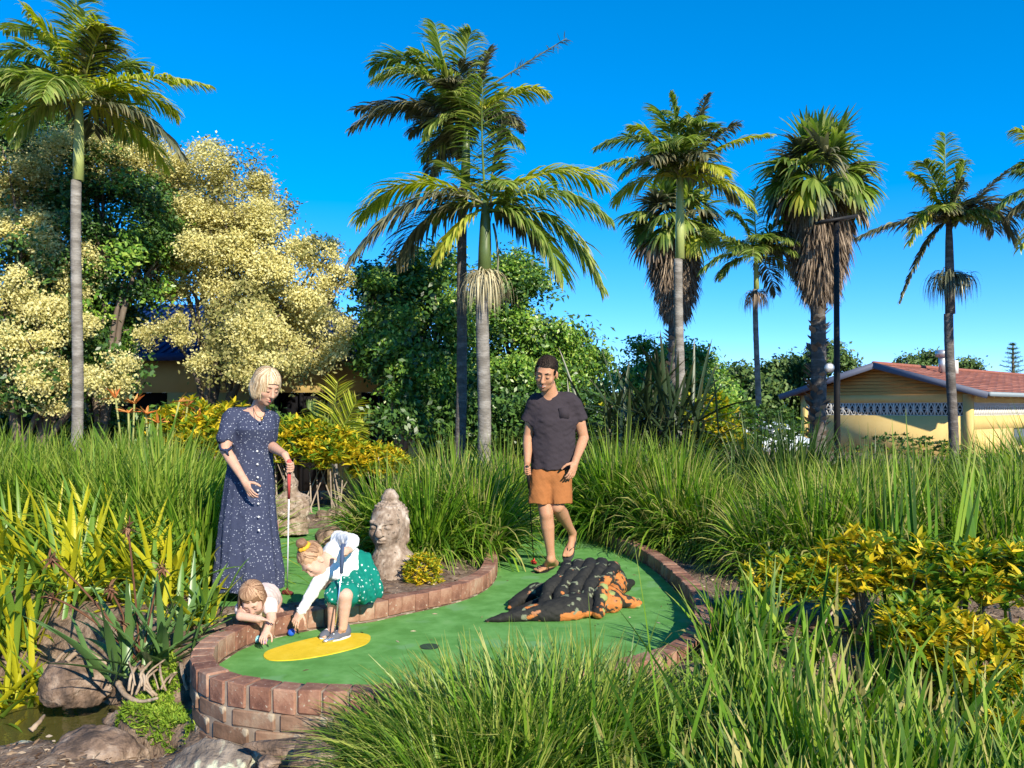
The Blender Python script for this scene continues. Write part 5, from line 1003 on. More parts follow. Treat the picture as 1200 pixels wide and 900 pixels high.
# moss, mulch, roots, twigs
def scatter(n, poly_px, z_fn, seed):
    rr = np.random.default_rng(seed); lo = np.min(poly_px, 0); hi = np.max(poly_px, 0); px, py = rr.uniform(lo[0], hi[0], n*3), rr.uniform(lo[1], hi[1], n*3); k = inside(np.array(poly_px, float), px, py); px, py = px[k][:n], py[k][:n]
    P = np.array([G(a, b, -.22)[:2] for a, b in zip(px, py)]); return np.c_[P, gh(P[:, 0], P[:, 1])]
mp_ = [(95, 812), (130, 800), (160, 805), (200, 800), (222, 840), (262, 852), (300, 862), (295, 880), (262, 868), (215, 862), (170, 845), (130, 830)]
P = scatter(11000, mp_, None, 5); P = P[sn(P*[1, 1, 0], 9) > -.35]; n = len(P); az = rng.uniform(0, 6.28, n); el_ = rng.uniform(.2, 1.3, n)
q = ribbons(P, np.stack([np.cos(az)*np.cos(el_), np.sin(az)*np.cos(el_), np.sin(el_)], 1), rng.uniform(.014, .045, n), .011, .8, 2, 'leaf', .6); o = part('ground_cover', q, M['moss'], kind='stuff'); tag(o, 'bright green mossy ground cover between pond and brick wall', 'ground cover')
n = 22000; Y = 3.2+7.8*rng.uniform(0, 1, n)**1.6; xx = rng.uniform(-1, 1, n)*.62*Y; ok = ~(inside(green1, xx, Y) | inside(green2, xx, Y) | inside(green3, xx, Y)) & (gh(xx, Y) > -.40) & (pdist(path, xx, Y) > .16); P = np.c_[xx, Y, gh(xx, Y)+.004][ok]; n = len(P)
az = rng.uniform(0, 6.28, n); el_ = rng.normal(.1, .25, n); q = ribbons(P, np.stack([np.cos(az)*np.cos(el_), np.sin(az)*np.cos(el_), np.sin(el_)], 1), rng.uniform(.012, .06, n), rng.uniform(.004, .016, n), .3, 2, 'leaf', 1.0)
o = part('leaf_litter', q, M['mulch'], kind='stuff'); tag(o, 'brown bark chips and dry leaves strewn over the soil', 'leaf litter')
n = 130; Y = rng.uniform(4.2, 8.5, n); xx = rng.uniform(-1.4, 1.6, n); k = inside(green1, xx, Y) & (pdist(path, xx, Y) > .02); P = np.c_[xx, Y, .004+0*Y][k]; n = len(P); az = rng.uniform(0, 6.28, n)
o = part('fallen_leaves', ribbons(P, np.stack([np.cos(az), np.sin(az), .08+0*az], 1), rng.uniform(.012, .045, n), rng.uniform(.004, .010, n), .3, 2, 'leaf', .8), M['mulch'], kind='stuff'); tag(o, 'few small dry leaves and needles lying on the putting green', 'leaf litter')
rts = []
for k in range(16):
    x0 = rng.uniform(150, 218); p = W(x0, rng.uniform(772, 790), 4.75); e_ = W(x0+rng.uniform(-14, 10), rng.uniform(800, 818), 4.6); m = (p+e_)/2+[rng.normal(0, .03), -.05, .02]; rts.append(tube(catmull(np.array([p, m, e_]), 5), rng.uniform(.004, .009), 6, wob=.12))
tag(part('exposed_roots', join([(a, b, c) for a, b, c in rts]), M['wood'], kind='stuff'), 'tangle of bare roots hanging between the paddle-leaf plant and wall', 'roots')
for k, pts in enumerate([[(45, 815, 5.0), (62, 785, 5.1), (75, 765, 5.2), (102, 756, 5.25)], [(78, 775, 5.0), (92, 764, 5.05), (110, 768, 5.0), (125, 778, 4.95)], [(138, 800, 4.7), (148, 815, 4.6), (165, 822, 4.55), (185, 818, 4.5)], [(36, 856, 4.55), (46, 846, 4.6), (52, 838, 4.7)]]):
    c = catmull(np.array([W(*p) for p in pts]), 6); solo('branch', tube(c, np.linspace(.017, .007, len(c)), 7, wob=.08), M['wood'], ['pale dead branch running down to the water left of the brown boulder', 'curved pale branch lying over the brown boulder', 'thin curved root lying in the moss', 'thin twig sticking out of the pond'][k], 'branch')
M['algae'] = None
# ---------------------------------------------------------------- trees
def leafquads(P, size, asp, rr, out=None):
    n = len(P); a = nrm(rr.normal(0, 1, (n, 3))+[0, 0, -.2]); nn = nrm(rr.normal(0, 1, (n, 3))+(out if out is not None else 0)+[.25, -.55, .65]); a = nrm(a-nn*(a*nn).sum(1, keepdims=True)); b = np.cross(nn, a)
    s = size*rr.uniform(.6, 1.3, (n, 1)); V = np.stack([P-a*s*.5, P+b*s*asp*.5+nn*s*.10, P+a*s*.5, P-b*s*asp*.5+nn*s*.10], 1).reshape(-1, 3); i = np.arange(n)[:, None]*4; return V, i+np.arange(4)[None]
def clumps(blobs, n, per, spread, size, asp, seed, gate=.75, inner=.45):
    """leaves gathered in clumps through lumpy ellipsoids; blobs (px,py,rx,ry,Y,ryY)"""
    rr = np.random.default_rng(seed); B = np.array([[*W(b[0], b[1], b[4]), b[2]*b[4]/FPX, b[5], b[3]*b[4]/FPX] for b in blobs]); wt = (B[:, 3]*B[:, 5]); wt = wt/wt.sum()
    ns = 12; sb = nrm(rr.normal(0, 1, (len(B), ns, 3))); sb = sb*rr.uniform(.6, 1.0, (len(B), ns, 1)); k = rr.choice(len(B), n, p=wt); j = rr.integers(0, ns, n); u = nrm(rr.normal(0, 1, (n, 3))+sb[k, j]*.8); q = rr.uniform(inner**3, 1, n)**(1/3); srad = rr.uniform(.22, .46, (len(B), ns)); lum = 1+.15*sn(u+k[:, None]*3.1, 5, seed)
    Pc = B[k, :3]+B[k, 3:]*(sb[k, j]+u*(srad[k, j]*q*lum)[:, None]); Pc = Pc[sn(Pc, 1.9, seed) < gate]; m = len(Pc); u = u[:m]
    P = np.repeat(Pc, per, 0); out = np.repeat(nrm(Pc-B[:, :3].mean(0)), per, 0)
    return leafquads(P+rr.normal(0, spread, P.shape)*[1, 1, .75], size, asp, rr, out), B, Pc
def tree(label, tx, Y, blobs, layers, trunk_r=.12, mat='bark', seed=0, group=None, limb=1.0, twigs=26, name='tree', kindp='foliage', trunks=None):
    base = GP(tx, Y); root = thing(name, label, 'tree', base, group); rr = np.random.default_rng(seed+900)
    for j, (mt, n, per, spread, size, asp, gate, inner, bl) in enumerate(layers):
        (V, F), B, Pc = clumps([blobs[i] for i in bl] if bl else blobs, n, per, spread, size, asp, seed+j*7, gate, inner); part(kindp if j == 0 else ('crown' if mt != 'bloom' else 'blossom'), (V, F), M[mt], root, kind='stuff', smooth=False)
    B = np.array([W(b[0], b[1], b[4]) for b in blobs]); top = np.array([base[0], base[1]+.0, B[:, 2].min()*.35+base[2]*.65+.25])
    for bx in (trunks or [tx]):
        b_ = GP(bx, Y); tp = top+[(bx-tx)/FPX*Y*.7, 0, 0]; part('trunk', tube(catmull(np.array([b_-[0, 0, .1], b_*.5+tp*.5+rr.normal(0, .05, 3), tp]), 5), np.linspace(trunk_r, trunk_r*.75, 11), 9, wob=.05), M[mat], root)
        for k, c in enumerate(B):
            if len(trunks or []) > 1 and k % len(trunks) != (trunks.index(bx)): continue
            m = (tp+c)/2+rr.normal(0, .25, 3)+[0, 0, .2]; limbp = bez(tp-[0, 0, .05], m, c, 9); part('limb', tube(limbp, np.linspace(trunk_r*.62, trunk_r*.16, 9)*limb, 7, wob=.06), M[mat], root)
    tw = []
    for _ in range(twigs):
        c = B[rr.integers(len(B))]; k = rr.integers(len(blobs)); e_ = B[k]+nrm(rr.normal(0, 1, 3))*np.array([blobs[k][2]*blobs[k][4]/FPX, blobs[k][5], blobs[k][3]*blobs[k][4]/FPX])*rr.uniform(.7, 1.05); s0 = B[k]*.75+top*.25; tw.append(tube(bez(s0, (s0+e_)/2+rr.normal(0, .15, 3), e_, 6), np.linspace(.035, .008, 6)*limb, 5))
    part('twigs', join([(a, b, c) for a, b, c in tw]), M[mat], root, kind='stuff'); return root
# cream flowering trees on the left
YB = 15.0
tree('tall tree covered in pale cream blossom, widest in the photo, behind the woman', 268, YB, [(196, 392, 26, 20, YB-.9, .4), (170, 195, 44, 42, YB, .9), (205, 250, 62, 62, YB, .9), (240, 225, 60, 48, YB, .9), (285, 250, 58, 55, YB, .9), (225, 300, 70, 50, YB-.3, .9), (300, 310, 60, 55, YB-.2, .9), (345, 330, 50, 50, YB, .9), (330, 390, 62, 42, YB-.6, .8), (372, 298, 22, 18, YB, .4), (392, 325, 16, 10, YB, .3), (275, 375, 50, 40, YB-.6, .8), (262, 420, 34, 28, YB-.9, .5), (375, 405, 32, 26, YB-.4, .5), (320, 435, 40, 26, YB-.9, .5)],
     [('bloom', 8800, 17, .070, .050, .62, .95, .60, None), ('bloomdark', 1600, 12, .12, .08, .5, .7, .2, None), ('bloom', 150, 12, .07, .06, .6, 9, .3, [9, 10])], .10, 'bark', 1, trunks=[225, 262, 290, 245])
tree('cream blossomed tree at the left edge behind the pale palm', 25, YB-1.4, [(20, 195, 60, 40, YB-1.0, .8), (75, 190, 50, 42, YB-1.0, .8), (20, 260, 50, 50, YB-1.3, .8), (55, 320, 45, 50, YB-1.3, .8), (5, 350, 45, 50, YB-1.5, .8), (50, 390, 48, 40, YB-1.7, .7), (10, 430, 45, 40, YB-1.7, .7), (120, 180, 40, 34, YB-.2, .7), (60, 450, 40, 25, YB-1.9, .5), (130, 440, 32, 24, YB-1.9, .5)],
     [('bloom', 5600, 17, .070, .050, .62, .95, .60, None), ('treedark', 900, 11, .12, .10, .5, .7, .2, None)], .12, 'bark', 12, trunks=[25, 60])
tree('dark green tree growing up through the cream blossom', 122, YB-.9, [(120, 200, 34, 30, YB-.8, .5), (130, 250, 60, 48, YB-.9, .8), (150, 310, 56, 50, YB-.9, .8), (110, 300, 45, 45, YB-.9, .7), (118, 370, 42, 50, YB-.8, .7), (180, 270, 36, 40, YB-.8, .6), (100, 400, 40, 55, YB-.8, .6), (122, 440, 26, 30, YB-.8, .5), (35, 370, 26, 34, YB-.9, .5)],
     [('treedark', 2300, 17, .11, .08, .5, .55, .35, None), ('treeleaf', 650, 14, .10, .09, .5, .4, .75, None)], .13, 'bark', 22)
tree('dark green tree top behind the leftmost palm crown', 20, 17.5, [(0, 130, 50, 50, 17.5, 1.2), (40, 150, 45, 40, 17.5, 1.0), (-20, 200, 50, 60, 17.5, 1.2), (110, 165, 30, 28, 17.6, .8), (20, 110, 30, 30, 17.5, .8), (60, 300, 60, 80, 17.8, 1.0), (10, 420, 80, 60, 17.8, 1.0)],
     [('treedark', 2300, 14, .14, .12, .5, .7, .4, None)], .10, 'bark', 33, limb=.5)
# central bushy trees
YC = 16.0
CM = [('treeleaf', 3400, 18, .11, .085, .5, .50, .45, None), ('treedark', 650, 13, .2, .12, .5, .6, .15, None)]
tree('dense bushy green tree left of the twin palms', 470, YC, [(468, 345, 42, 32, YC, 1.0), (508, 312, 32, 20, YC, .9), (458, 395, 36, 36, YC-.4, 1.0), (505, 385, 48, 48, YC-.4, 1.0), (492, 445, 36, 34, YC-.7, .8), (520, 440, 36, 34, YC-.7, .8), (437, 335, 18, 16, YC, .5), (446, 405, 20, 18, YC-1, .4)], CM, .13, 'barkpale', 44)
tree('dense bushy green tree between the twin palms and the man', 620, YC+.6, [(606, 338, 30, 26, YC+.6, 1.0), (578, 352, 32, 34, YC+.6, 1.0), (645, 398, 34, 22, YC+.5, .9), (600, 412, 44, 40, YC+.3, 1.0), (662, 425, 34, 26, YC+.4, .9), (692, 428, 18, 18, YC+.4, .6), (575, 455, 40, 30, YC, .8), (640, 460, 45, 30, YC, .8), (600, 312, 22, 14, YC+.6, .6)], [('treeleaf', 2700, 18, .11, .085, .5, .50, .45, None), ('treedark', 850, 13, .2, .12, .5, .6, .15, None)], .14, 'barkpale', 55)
YD = 24.0
tree('rounded green tree behind the dark spiky plant', 780, YD, [(770, 430, 38, 26, YD, 1.2), (805, 445, 34, 28, YD, 1.2), (745, 460, 40, 26, YD, 1.2), (820, 480, 40, 26, YD-.5, 1.0), (790, 425, 24, 18, YD, 1.0)], [('treeleaf', 2300, 15, .18, .13, .5, .7, .4, None)], .16, 'bark', 66)
tree('bushy tree between the thin palm and the fan palm', 880, 46, [(862, 460, 26, 20, 46, 1.8), (895, 450, 30, 18, 46, 1.8), (930, 440, 30, 14, 46.5, 1.8), (870, 485, 40, 22, 46, 1.8), (915, 465, 34, 26, 46, 1.8)], [('treefar', 2300, 14, .34, .27, .55, .7, .4, None)], .18, 'bark', 77)
tree('small light green tree over the blue roof edge, middle distance', 846, 27, [(846, 470, 16, 16, 27, .8), (838, 490, 22, 16, 27, .8)], [('treeleaf', 420, 12, .18, .17, .5, .8, .4, None)], .12, 'bark', 81)
tree('tree crown just above the gable end behind the lamp post', 968, 44, [(968, 418, 14, 10, 44, .9), (985, 425, 12, 7, 44, .9), (955, 428, 14, 9, 44, .9)], [('treefar', 500, 12, .26, .24, .5, .8, .4, None)], .14, 'bark', 88)
for i, (tx, y0, lb) in enumerate([(1062, 428, 'sparse far tree left of the roof vent'), (1091, 420, 'sparse far tree with open crown behind the roof vent'), (1133, 430, 'flat topped far tree right of the right palm trunk')]):
    Yf = 60; tree(lb, tx, Yf, [(tx-5, y0+3, 9, 3.5, Yf, .8), (tx+7, y0, 8, 4, Yf, .8), (tx, y0-5, 6, 3, Yf, .6)], [('treefar', 130, 10, .25, .26, .5, .9, .3, None)], .12, 'bark', 90+i, twigs=8)
# conical pine far right
def pine():
    Y = 55; b = GP(1187, Y); b[2] = -.6; tp = W(1187, 402, Y); root = thing('pine_tree', 'tall conical pine on the horizon at the far right', 'tree', b); part('trunk', tube([b, tp], [.22, .04], 8), M['bark'], root)
    V = []; rr = np.random.default_rng(3); P, D, L = [], [], []
    for k in range(16):
        z = tp[2]-(.12+.30*k); R_ = .16+.105*k
        for j in range(12):
            a_ = rr.uniform(0, 6.28); d = np.array([math.cos(a_), math.sin(a_), .28])
            for q in range(9): t = (q+1)/9*R_; c = np.array([tp[0], Y, z])+d*t; P += [c]*3; D += [nrm(d+rr.normal(0, .7, 3)) for _ in range(3)]; L += [.17]*3
    q = ribbons(P, np.array(D), np.array(L), .06, .2, 1, 'leaf', 1); part('foliage', q, M['treedark'], root, kind='stuff')
pine()
# background belts that read as one mass
(V, F), _, _ = clumps([(px, 492+8*math.sin(px), 60, 24, 34+3*math.sin(px*3), 2) for px in list(range(-250, 850, 55))], 3400, 10, .4, .34, .55, 500, .9, .4)
tag(part('distant_trees', (V, F), M['treefar'], kind='stuff', smooth=False), 'low belt of distant trees closing off the park behind everything', 'trees')
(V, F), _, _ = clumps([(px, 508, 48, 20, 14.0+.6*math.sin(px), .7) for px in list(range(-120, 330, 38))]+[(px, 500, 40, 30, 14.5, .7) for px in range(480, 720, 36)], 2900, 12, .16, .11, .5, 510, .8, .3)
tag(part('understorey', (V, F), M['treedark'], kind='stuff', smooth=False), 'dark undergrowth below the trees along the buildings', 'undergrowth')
# ---------------------------------------------------------------- palms
def frond_data(b, c, t, ll=.5, n=44, droop=1.6, lw=.034, r0=.02, spread=.85, rr=rng, side=None, segs=5):
    R = bez(b, c, t, 24); s = np.linspace(.10, .995, n); idx = s*23; P = np.stack([np.interp(idx, np.arange(24), R[:, k]) for k in range(3)], 1); Tn = nrm(np.gradient(R, axis=0)); T_ = nrm(np.stack([np.interp(idx, np.arange(24), Tn[:, k]) for k in range(3)], 1))
    Sd = np.cross(T_, [0, 0, 1.0] if side is None else side); bad = np.linalg.norm(Sd, axis=1) < .12; Sd[bad] = [1, 0, 0]; Sd = nrm(Sd); U = np.cross(Sd, T_); prof = np.sin(np.pi*np.clip(s*.86+.10, 0, 1))**.7*.85+.15; ds_ = []
    for q in (-1, 1):
        D = Sd*q*spread+T_*(.45+.55*s[:, None])+U*.18+rr.normal(0, .10, P.shape); ds_.append(ribbons(P, D, ll*prof*rr.uniform(.8, 1.12, n), lw*rr.uniform(.7, 1.1, n), droop*rr.uniform(.5, 1.25, n), segs, 'leaf', .35))
    st = tube(R[::2], np.linspace(r0, .004, 12), 6); ds_.append((st[0], st[1], st[2], None, np.zeros(len(st[0])))); d = join(ds_); return d
def trunk(root, b, t, r0, r1, mat, bulge=1.35, rings=.09, name='trunk'):
    n = max(14, int(np.linalg.norm(t-b)/rings)); s = np.linspace(0, 1, n)[:, None]; P = b+(t-b)*s; P[:, 0] += .03*np.sin(s[:, 0]*5); R = r0+(r1-r0)*s[:, 0]; R = R*(1+(bulge-1)*np.exp(-s[:, 0]*14)); R = R*(1+.035*(np.arange(n) % 2)); part(name, tube(P, R, 14, wob=.012), M[mat], root)
def palm(label, bx, tx, ty, Y, r0, r1, shaft, fronds, tm='barkp', sm='shaft', extra=14, el=(-.2, 1.2), exL=1.1, seed=0, exm=('frond',), base_z=None, ll=.42, lw=.032, group='feather palms', mesh_n=40):
    """feather palm: ringed trunk, green crownshaft, fronds placed by tip; fronds: (ctrl px,py, tip px,py, depth offset, material, leaflet length)"""
    b = GP(bx, Y); top = W(tx, ty, Y); root = thing('palm_tree', label, 'palm tree', b, group); rr = np.random.default_rng(seed); sh = top-nrm(top-b)*shaft; trunk(root, b-[0, 0, .1], sh, r0, r1, tm)
    if shaft: part('crownshaft', tube([sh, sh*.6+top*.4, sh*.2+top*.8, top+[0, 0, .12]], [r1*1.12, r1*1.05, r1*.85, r1*.55], 14), M[sm], root)
    for (cx, cy, fx_, fy, dY, mt, l_) in fronds:
        t_ = W(fx_, fy, Y+dY); c_ = W(cx, cy, Y+dY*.5); L_ = np.linalg.norm(t_-top); part('frond', frond_data(top+rr.normal(0, .03, 3), c_, t_, l_, int(54+L_*12), 1.5, lw*1.25, .022, rr=rr), M[mt], root)
    for k in range(extra):
        a_ = rr.uniform(0, 6.28); e = rr.uniform(*el); L_ = exL*rr.uniform(.75, 1.15); d = np.array([math.cos(a_)*math.cos(e), math.sin(a_)*math.cos(e), math.sin(e)]); c_ = top+d*L_*.6+[0, 0, .12*L_]; t_ = top+d*L_+[0, 0, -.38*L_*max(0, math.cos(e))]
        part('frond', frond_data(top, c_, t_, ll, mesh_n+18, 1.5, lw*1.25, .018, rr=rr), M[exm[k % len(exm)]], root)
    return root, top
def strings(root, c, n, L, R, mat='straw', seed=0, name='flower_strings', w_=.012, k0=.35):
    rr = np.random.default_rng(seed); az = rr.uniform(0, 6.28, n); D = np.stack([np.cos(az), np.sin(az), rr.uniform(-.2, .8, n)], 1); P = np.repeat([c], n, 0)+D*[R*.5, R*.5, .02]+rr.normal(0, .03, (n, 3)); part(name, ribbons(P, D, L*rr.uniform(.5, 1, n), w_, rr.uniform(5, 9, n), 7, 'grass', .5), M[mat], root, kind='stuff')
f, fy_, fd = 'frond', 'frondy', 'frondd'
palm('tall pale-trunked palm at the left rising out of the reeds', 89, 93, 120, 11.8, .076, .066, 1.1, [(60, 60, 5, 95, .4, f, .5), (50, 30, -20, 70, -.4, f, .5), (70, 20, 5, 35, .6, f, .5), (90, 40, 88, -30, .3, f, .5), (110, 50, 120, 30, -.5, fd, .4), (150, 75, 243, 100, -.3, fy_, .42), (130, 95, 165, 110, .6, f, .4), (75, 60, 30, 10, -.3, fy_, .5), (60, 90, 18, 165, 0, f, .45), (95, 60, 100, 15, -.4, f, .5)],
     extra=15, exL=1.35, seed=1, exm=(f, f, fy_, fd), ll=.55)
r3, t3p = palm('twin palm nearer the man with huge arching fronds and a skirt of dry strings', 564, 569, 244, 12.0, .095, .088, .95, [(478, 180, 420, 255, .3, fy_, .72), (490, 195, 412, 305, -.5, fd, .75), (490, 235, 465, 305, .5, fd, .7), (645, 175, 708, 215, .3, fy_, .72), (650, 200, 712, 255, -.4, f, .7), (655, 225, 704, 335, 0, f, .75), (630, 240, 660, 325, -.5, f, .75), (610, 250, 640, 290, .5, fd, .55),
     (562, 150, 566, 95, -.35, f, .62), (575, 180, 590, 140, .2, fd, .45), (535, 255, 512, 305, -.3, fy_, .45), (540, 200, 520, 190, .5, f, .45)], sm='shaftd', extra=3, exL=.8, seed=2, tm='barkp', el=(.1, .9))
strings(r3, W(567, 322, 11.95), 300, .72, .12, seed=4, w_=.014)
part('dead_frond', tube(bez(W(578, 262, 12), W(588, 300, 11.9), W(580, 345, 11.9), 8), .018, 6), M['frondd'], r3)
r2, t2p = palm('twin palm further left, dark slim trunk and ragged top crown', 535, 547, 150, 12.6, .085, .065, .9, [(480, 40, 437, 78, .2, f, .55), (490, 60, 440, 92, -.4, f, .5), (480, 95, 412, 150, 0, fd, .5), (490, 110, 418, 128, .5, fd, .5), (515, 60, 510, 28, .3, f, .5), (540, 60, 552, 38, -.3, f, .45), (600, 95, 640, 108, -.2, fy_, .42), (590, 120, 612, 150, .2, fd, .35), (560, 80, 572, 60, .2, fd, .4), (515, 110, 480, 130, .4, fd, .5), (530, 80, 480, 60, -.3, f, .5), (520, 120, 500, 160, -.3, f, .4)],
     extra=14, exL=1.0, seed=3, sm='shaftd', tm='barkd', exm=(f, fd), el=(-.1, 1.3), ll=.42)
part('spent_spike', join([(lambda d: (d[0], d[1], d[2]))(tube(bez(W(552, 115, 12.4), W(590, 90, 12.4), W(664, 45, 12.4), 14), np.linspace(.02, .006, 14), 6)), (lambda d: (d[0], d[1]))(ribbons(bez(W(600, 85, 12.4), W(625, 70, 12.4), W(662, 46, 12.4), 70), nrm(rng.normal(0, 1, (70, 3))+[1.5, 0, .6]), .14, .014, .6, 3, 'leaf'))]), M['frondd'], r2)
palm('palm with pale green shaft in front of the left fan palm', 795, 797, 208, 15.0, .095, .075, 1.45, [(770, 150, 740, 150, .3, fy_, .5), (760, 140, 700, 172, 0, f, .5), (760, 175, 700, 195, -.5, f, .45), (780, 130, 772, 130, .4, f, .5), (795, 140, 786, 112, 0, f, .4), (815, 150, 828, 112, .2, fd, .4), (825, 165, 865, 145, -.3, fd, .45), (840, 160, 905, 158, .3, fy_, .32), (812, 130, 815, 140, -.6, f, .4), (765, 170, 730, 205, -.2, f, .5), (825, 190, 850, 200, .4, fd, .4)],
     extra=13, exL=1.25, seed=5, exm=(f, fd, fy_), ll=.55)
r6, t6p = palm('slender small palm with a thin trunk between the two fan palms', 888, 886, 300, 19.0, .07, .055, .75, [(872, 250, 855, 250, .3, f, .5), (882, 250, 886, 222, 0, fy_, .4), (860, 285, 830, 268, -.3, f, .5), (905, 280, 930, 265, .3, f, .5), (915, 285, 938, 285, -.4, fd, .5)], extra=16, exL=1.2, seed=6, exm=(f, f, fd), ll=.5, el=(-.3, 1.0))
strings(r6, t6p-[0, 0, .85], 150, .6, .15, 'dead', seed=9, w_=.018)
r8, t8p = palm('dark-trunked palm in front of the yellow building', 1115, 1112, 262, 15.0, .085, .075, 1.6, [(1105, 200, 1108, 158, 0, f, .42), (1085, 215, 1068, 205, .3, fy_, .45), (1090, 220, 1065, 285, -.3, fy_, .42), (1060, 250, 1006, 278, .2, fd, .45), (1085, 270, 1054, 355, 0, fd, .22), (1140, 235, 1180, 200, .2, fd, .35), (1160, 205, 1190, 280, -.2, fd, .7), (1150, 225, 1165, 270, .4, fd, .6), (1125, 210, 1130, 190, -.2, f, .4), (1095, 205, 1082, 190, -.3, f, .45)],
     extra=10, exL=.8, seed=7, tm='barkd', sm='barkd', exm=(f, fd), el=(.2, 1.3))
strings(r8, W(1112, 322, 15), 170, .75, .2, 'frondd', seed=11, w_=.02); strings(r8, W(1124, 325, 15), 90, .5, .2, 'frondd', seed=12, w_=.02)
palm('palm standing outside the right edge, only frond tips in view', 1262, 1258, 225, 13.5, .1, .09, 1.0, [(1230, 190, 1192, 200, 0, f, .45), (1225, 215, 1184, 250, .3, fd, .5), (1225, 160, 1190, 152, 0, fy_, .4), (1235, 230, 1195, 290, -.3, fy_, .45)], extra=10, exL=1.3, seed=8, tm='barkd')
def fanleaf(hub, d, side, R, n, mat, root, rr, droop=1.0):
    """a pleated fan of narrow segments on a petiole"""
    up = np.cross(side, d); a_ = np.linspace(-2.0, 2.0, n)+rr.normal(0, .02, n); D = d*np.cos(a_)[:, None]+side*np.sin(a_)[:, None]+up*.12*np.abs(np.sin(a_*n*.5))[:, None]; L_ = R*(.72+.28*np.cos(a_*.75))*rr.uniform(.88, 1.08, n)
    return ribbons(np.repeat([hub], n, 0), D, L_, R*.115, droop*(.6+.7*rr.uniform(0, 1, n)), 6, 'leaf', .12, sideref=None)
def fanpalm(label, bx, tx, ty, Y, r0, skirt, nleaf, R, pet, seed, tb='barkd', scale=1.0):
    b = GP(bx, Y); top = W(tx, ty, Y); root = thing('fan_palm', label, 'palm tree', b, 'fan palms with brown skirts'); rr = np.random.default_rng(seed); trunk(root, b-[0, 0, .1], top, r0, r0*.85, tb, 1.3, .10)
    # stubs of old leaf bases
    st = []
    for k in range(130):
        t = rr.uniform(.02, .66); a_ = rr.uniform(0, 6.28); p = b+(top-b)*t; d = np.array([math.cos(a_), math.sin(a_), .9]); st.append(ribbons([p+d*[r0*.75, r0*.75, 0]], [d], rr.uniform(.16, .3), .16, -.1, 2, 'strap', .2, fold=.3)[:2])
    part('leaf_bases', join(st), M['dead'], root, kind='stuff')
    for k in range(nleaf):
        a_ = k*2.39996+rr.normal(0, .2); e = 1.45-2.0*(k/nleaf)**.9; d = np.array([math.cos(a_)*math.cos(e), math.sin(a_)*math.cos(e), math.sin(e)]); pl = pet*rr.uniform(.8, 1.15); dd = nrm(d+[0, 0, -.25*math.cos(e)]); hub = top+d*pl*.6+dd*pl*.4; side = np.cross(d, [0, 0, 1.]); side = nrm(side) if np.linalg.norm(side) > .1 else np.array([1., 0, 0]); a2 = rr.normal(0, .5); up = np.cross(side, d); side = side*math.cos(a2)+up*math.sin(a2)
        old = k/nleaf > .80; q = fanleaf(hub, nrm(dd+[0, 0, -.1]), side, R*rr.uniform(.85, 1.1), 30, None, root, rr, .7+1.6*(k/nleaf)); pt = tube(bez(top, top+d*pl*.6, hub, 6), .016, 6)
        mt = M['dead'] if k/nleaf > .93 else (M['frondy'] if old and k % 2 else (M['frondd'] if k % 3 == 0 else M['frond'])); part('frond', join([(q[0], q[1], None, None, q[4]), (pt[0], pt[1], pt[2], None, np.zeros(len(pt[0])))]), mt, root)
    # hanging skirt of dead fans
    zt, zb = W(0, skirt[0], Y)[2], W(0, skirt[1], Y)[2]; n = 5200; t = rr.uniform(0, 1, n)**.8; az = rr.uniform(0, 6.28, n); rad = np.interp(t, [0, .3, .7, 1], [skirt[2]*.55, skirt[2], skirt[2]*.72, skirt[2]*.30])*Y/FPX*(.45+.55*rr.uniform(0, 1, n)**.5); rad = rad*(1+.12*np.sin(az*7+t*9))
    P = np.stack([top[0]+rad*np.cos(az), Y+rad*np.sin(az), zt+(zb-zt)*t*.80], 1); D = np.stack([np.cos(az)*.4, np.sin(az)*.4, -1+0*az], 1)+rr.normal(0, .16, (n, 3)); part('dead_leaf_skirt', ribbons(P, D, (zt-zb)*rr.uniform(.10, .24, n), .03*scale, .8, 3, 'grass', 1.2), M['dead'], root, kind='stuff'); return root
fanpalm('large fan palm with a thick shaggy trunk beside the lamp post', 955, 960, 215, 18.5, .17, (225, 365, 34), 40, .88, .76, 21)
fanpalm('fan palm with a broad brown skirt behind the pale-shafted palm', 787, 791, 262, 21.0, .15, (275, 385, 27), 34, .85, .74, 22)
# young palm by the yellow wall: a few low broad fronds
yb = GP(395, 12.6); yr = thing('young_palm', 'young palm with broad bright fronds against the yellow wall', 'palm tree', yb); yt = W(392, 520, 12.6); trunk(yr, yb, yt, .05, .035, 'barkp')
for (cx, cy, fx_, fy, dY, mt, l_) in [(390, 480, 396, 445, 0, 'frondy', .42), (405, 495, 418, 470, -.2, 'frondy', .40), (380, 495, 360, 478, .2, 'frond', .35), (385, 505, 368, 505, -.2, 'frond', .3), (410, 510, 425, 500, .2, 'frondy', .3)]:
    part('frond', frond_data(yt, W(cx, cy, 12.6+dY*.5), W(fx_, fy, 12.6+dY), l_, 34, .35, .045, .014, spread=.95, side=np.array([0, 1., 0])), M[mt], yr)
# ---------------------------------------------------------------- lamp post
lp = GP(980, 17.0); lr = thing('lamp_post', 'slim black lamp post with a flat horizontal lamp head beside the fan palm', 'lamp post', lp); lt = W(980, 256, 17.0)
part('post', tube([lp-[0, 0, .1], lp*.5+lt*.5, lt], [.065, .06, .05], 12), M['black'], lr); part('lamp_head', beam(W(959, 261, 16.9), W(1001, 254, 17.1), .24, .06), M['black'], lr); part('base_plate', box(lp+[-.14, -.14, -.05], lp+[.14, .14, .04]), M['black'], lr)
S = Sdf(.012); S.ell(W(972, 431, 16.9), (.10, .05, .10)); part('side_dish', S.mesh(), M['alu'], lr)
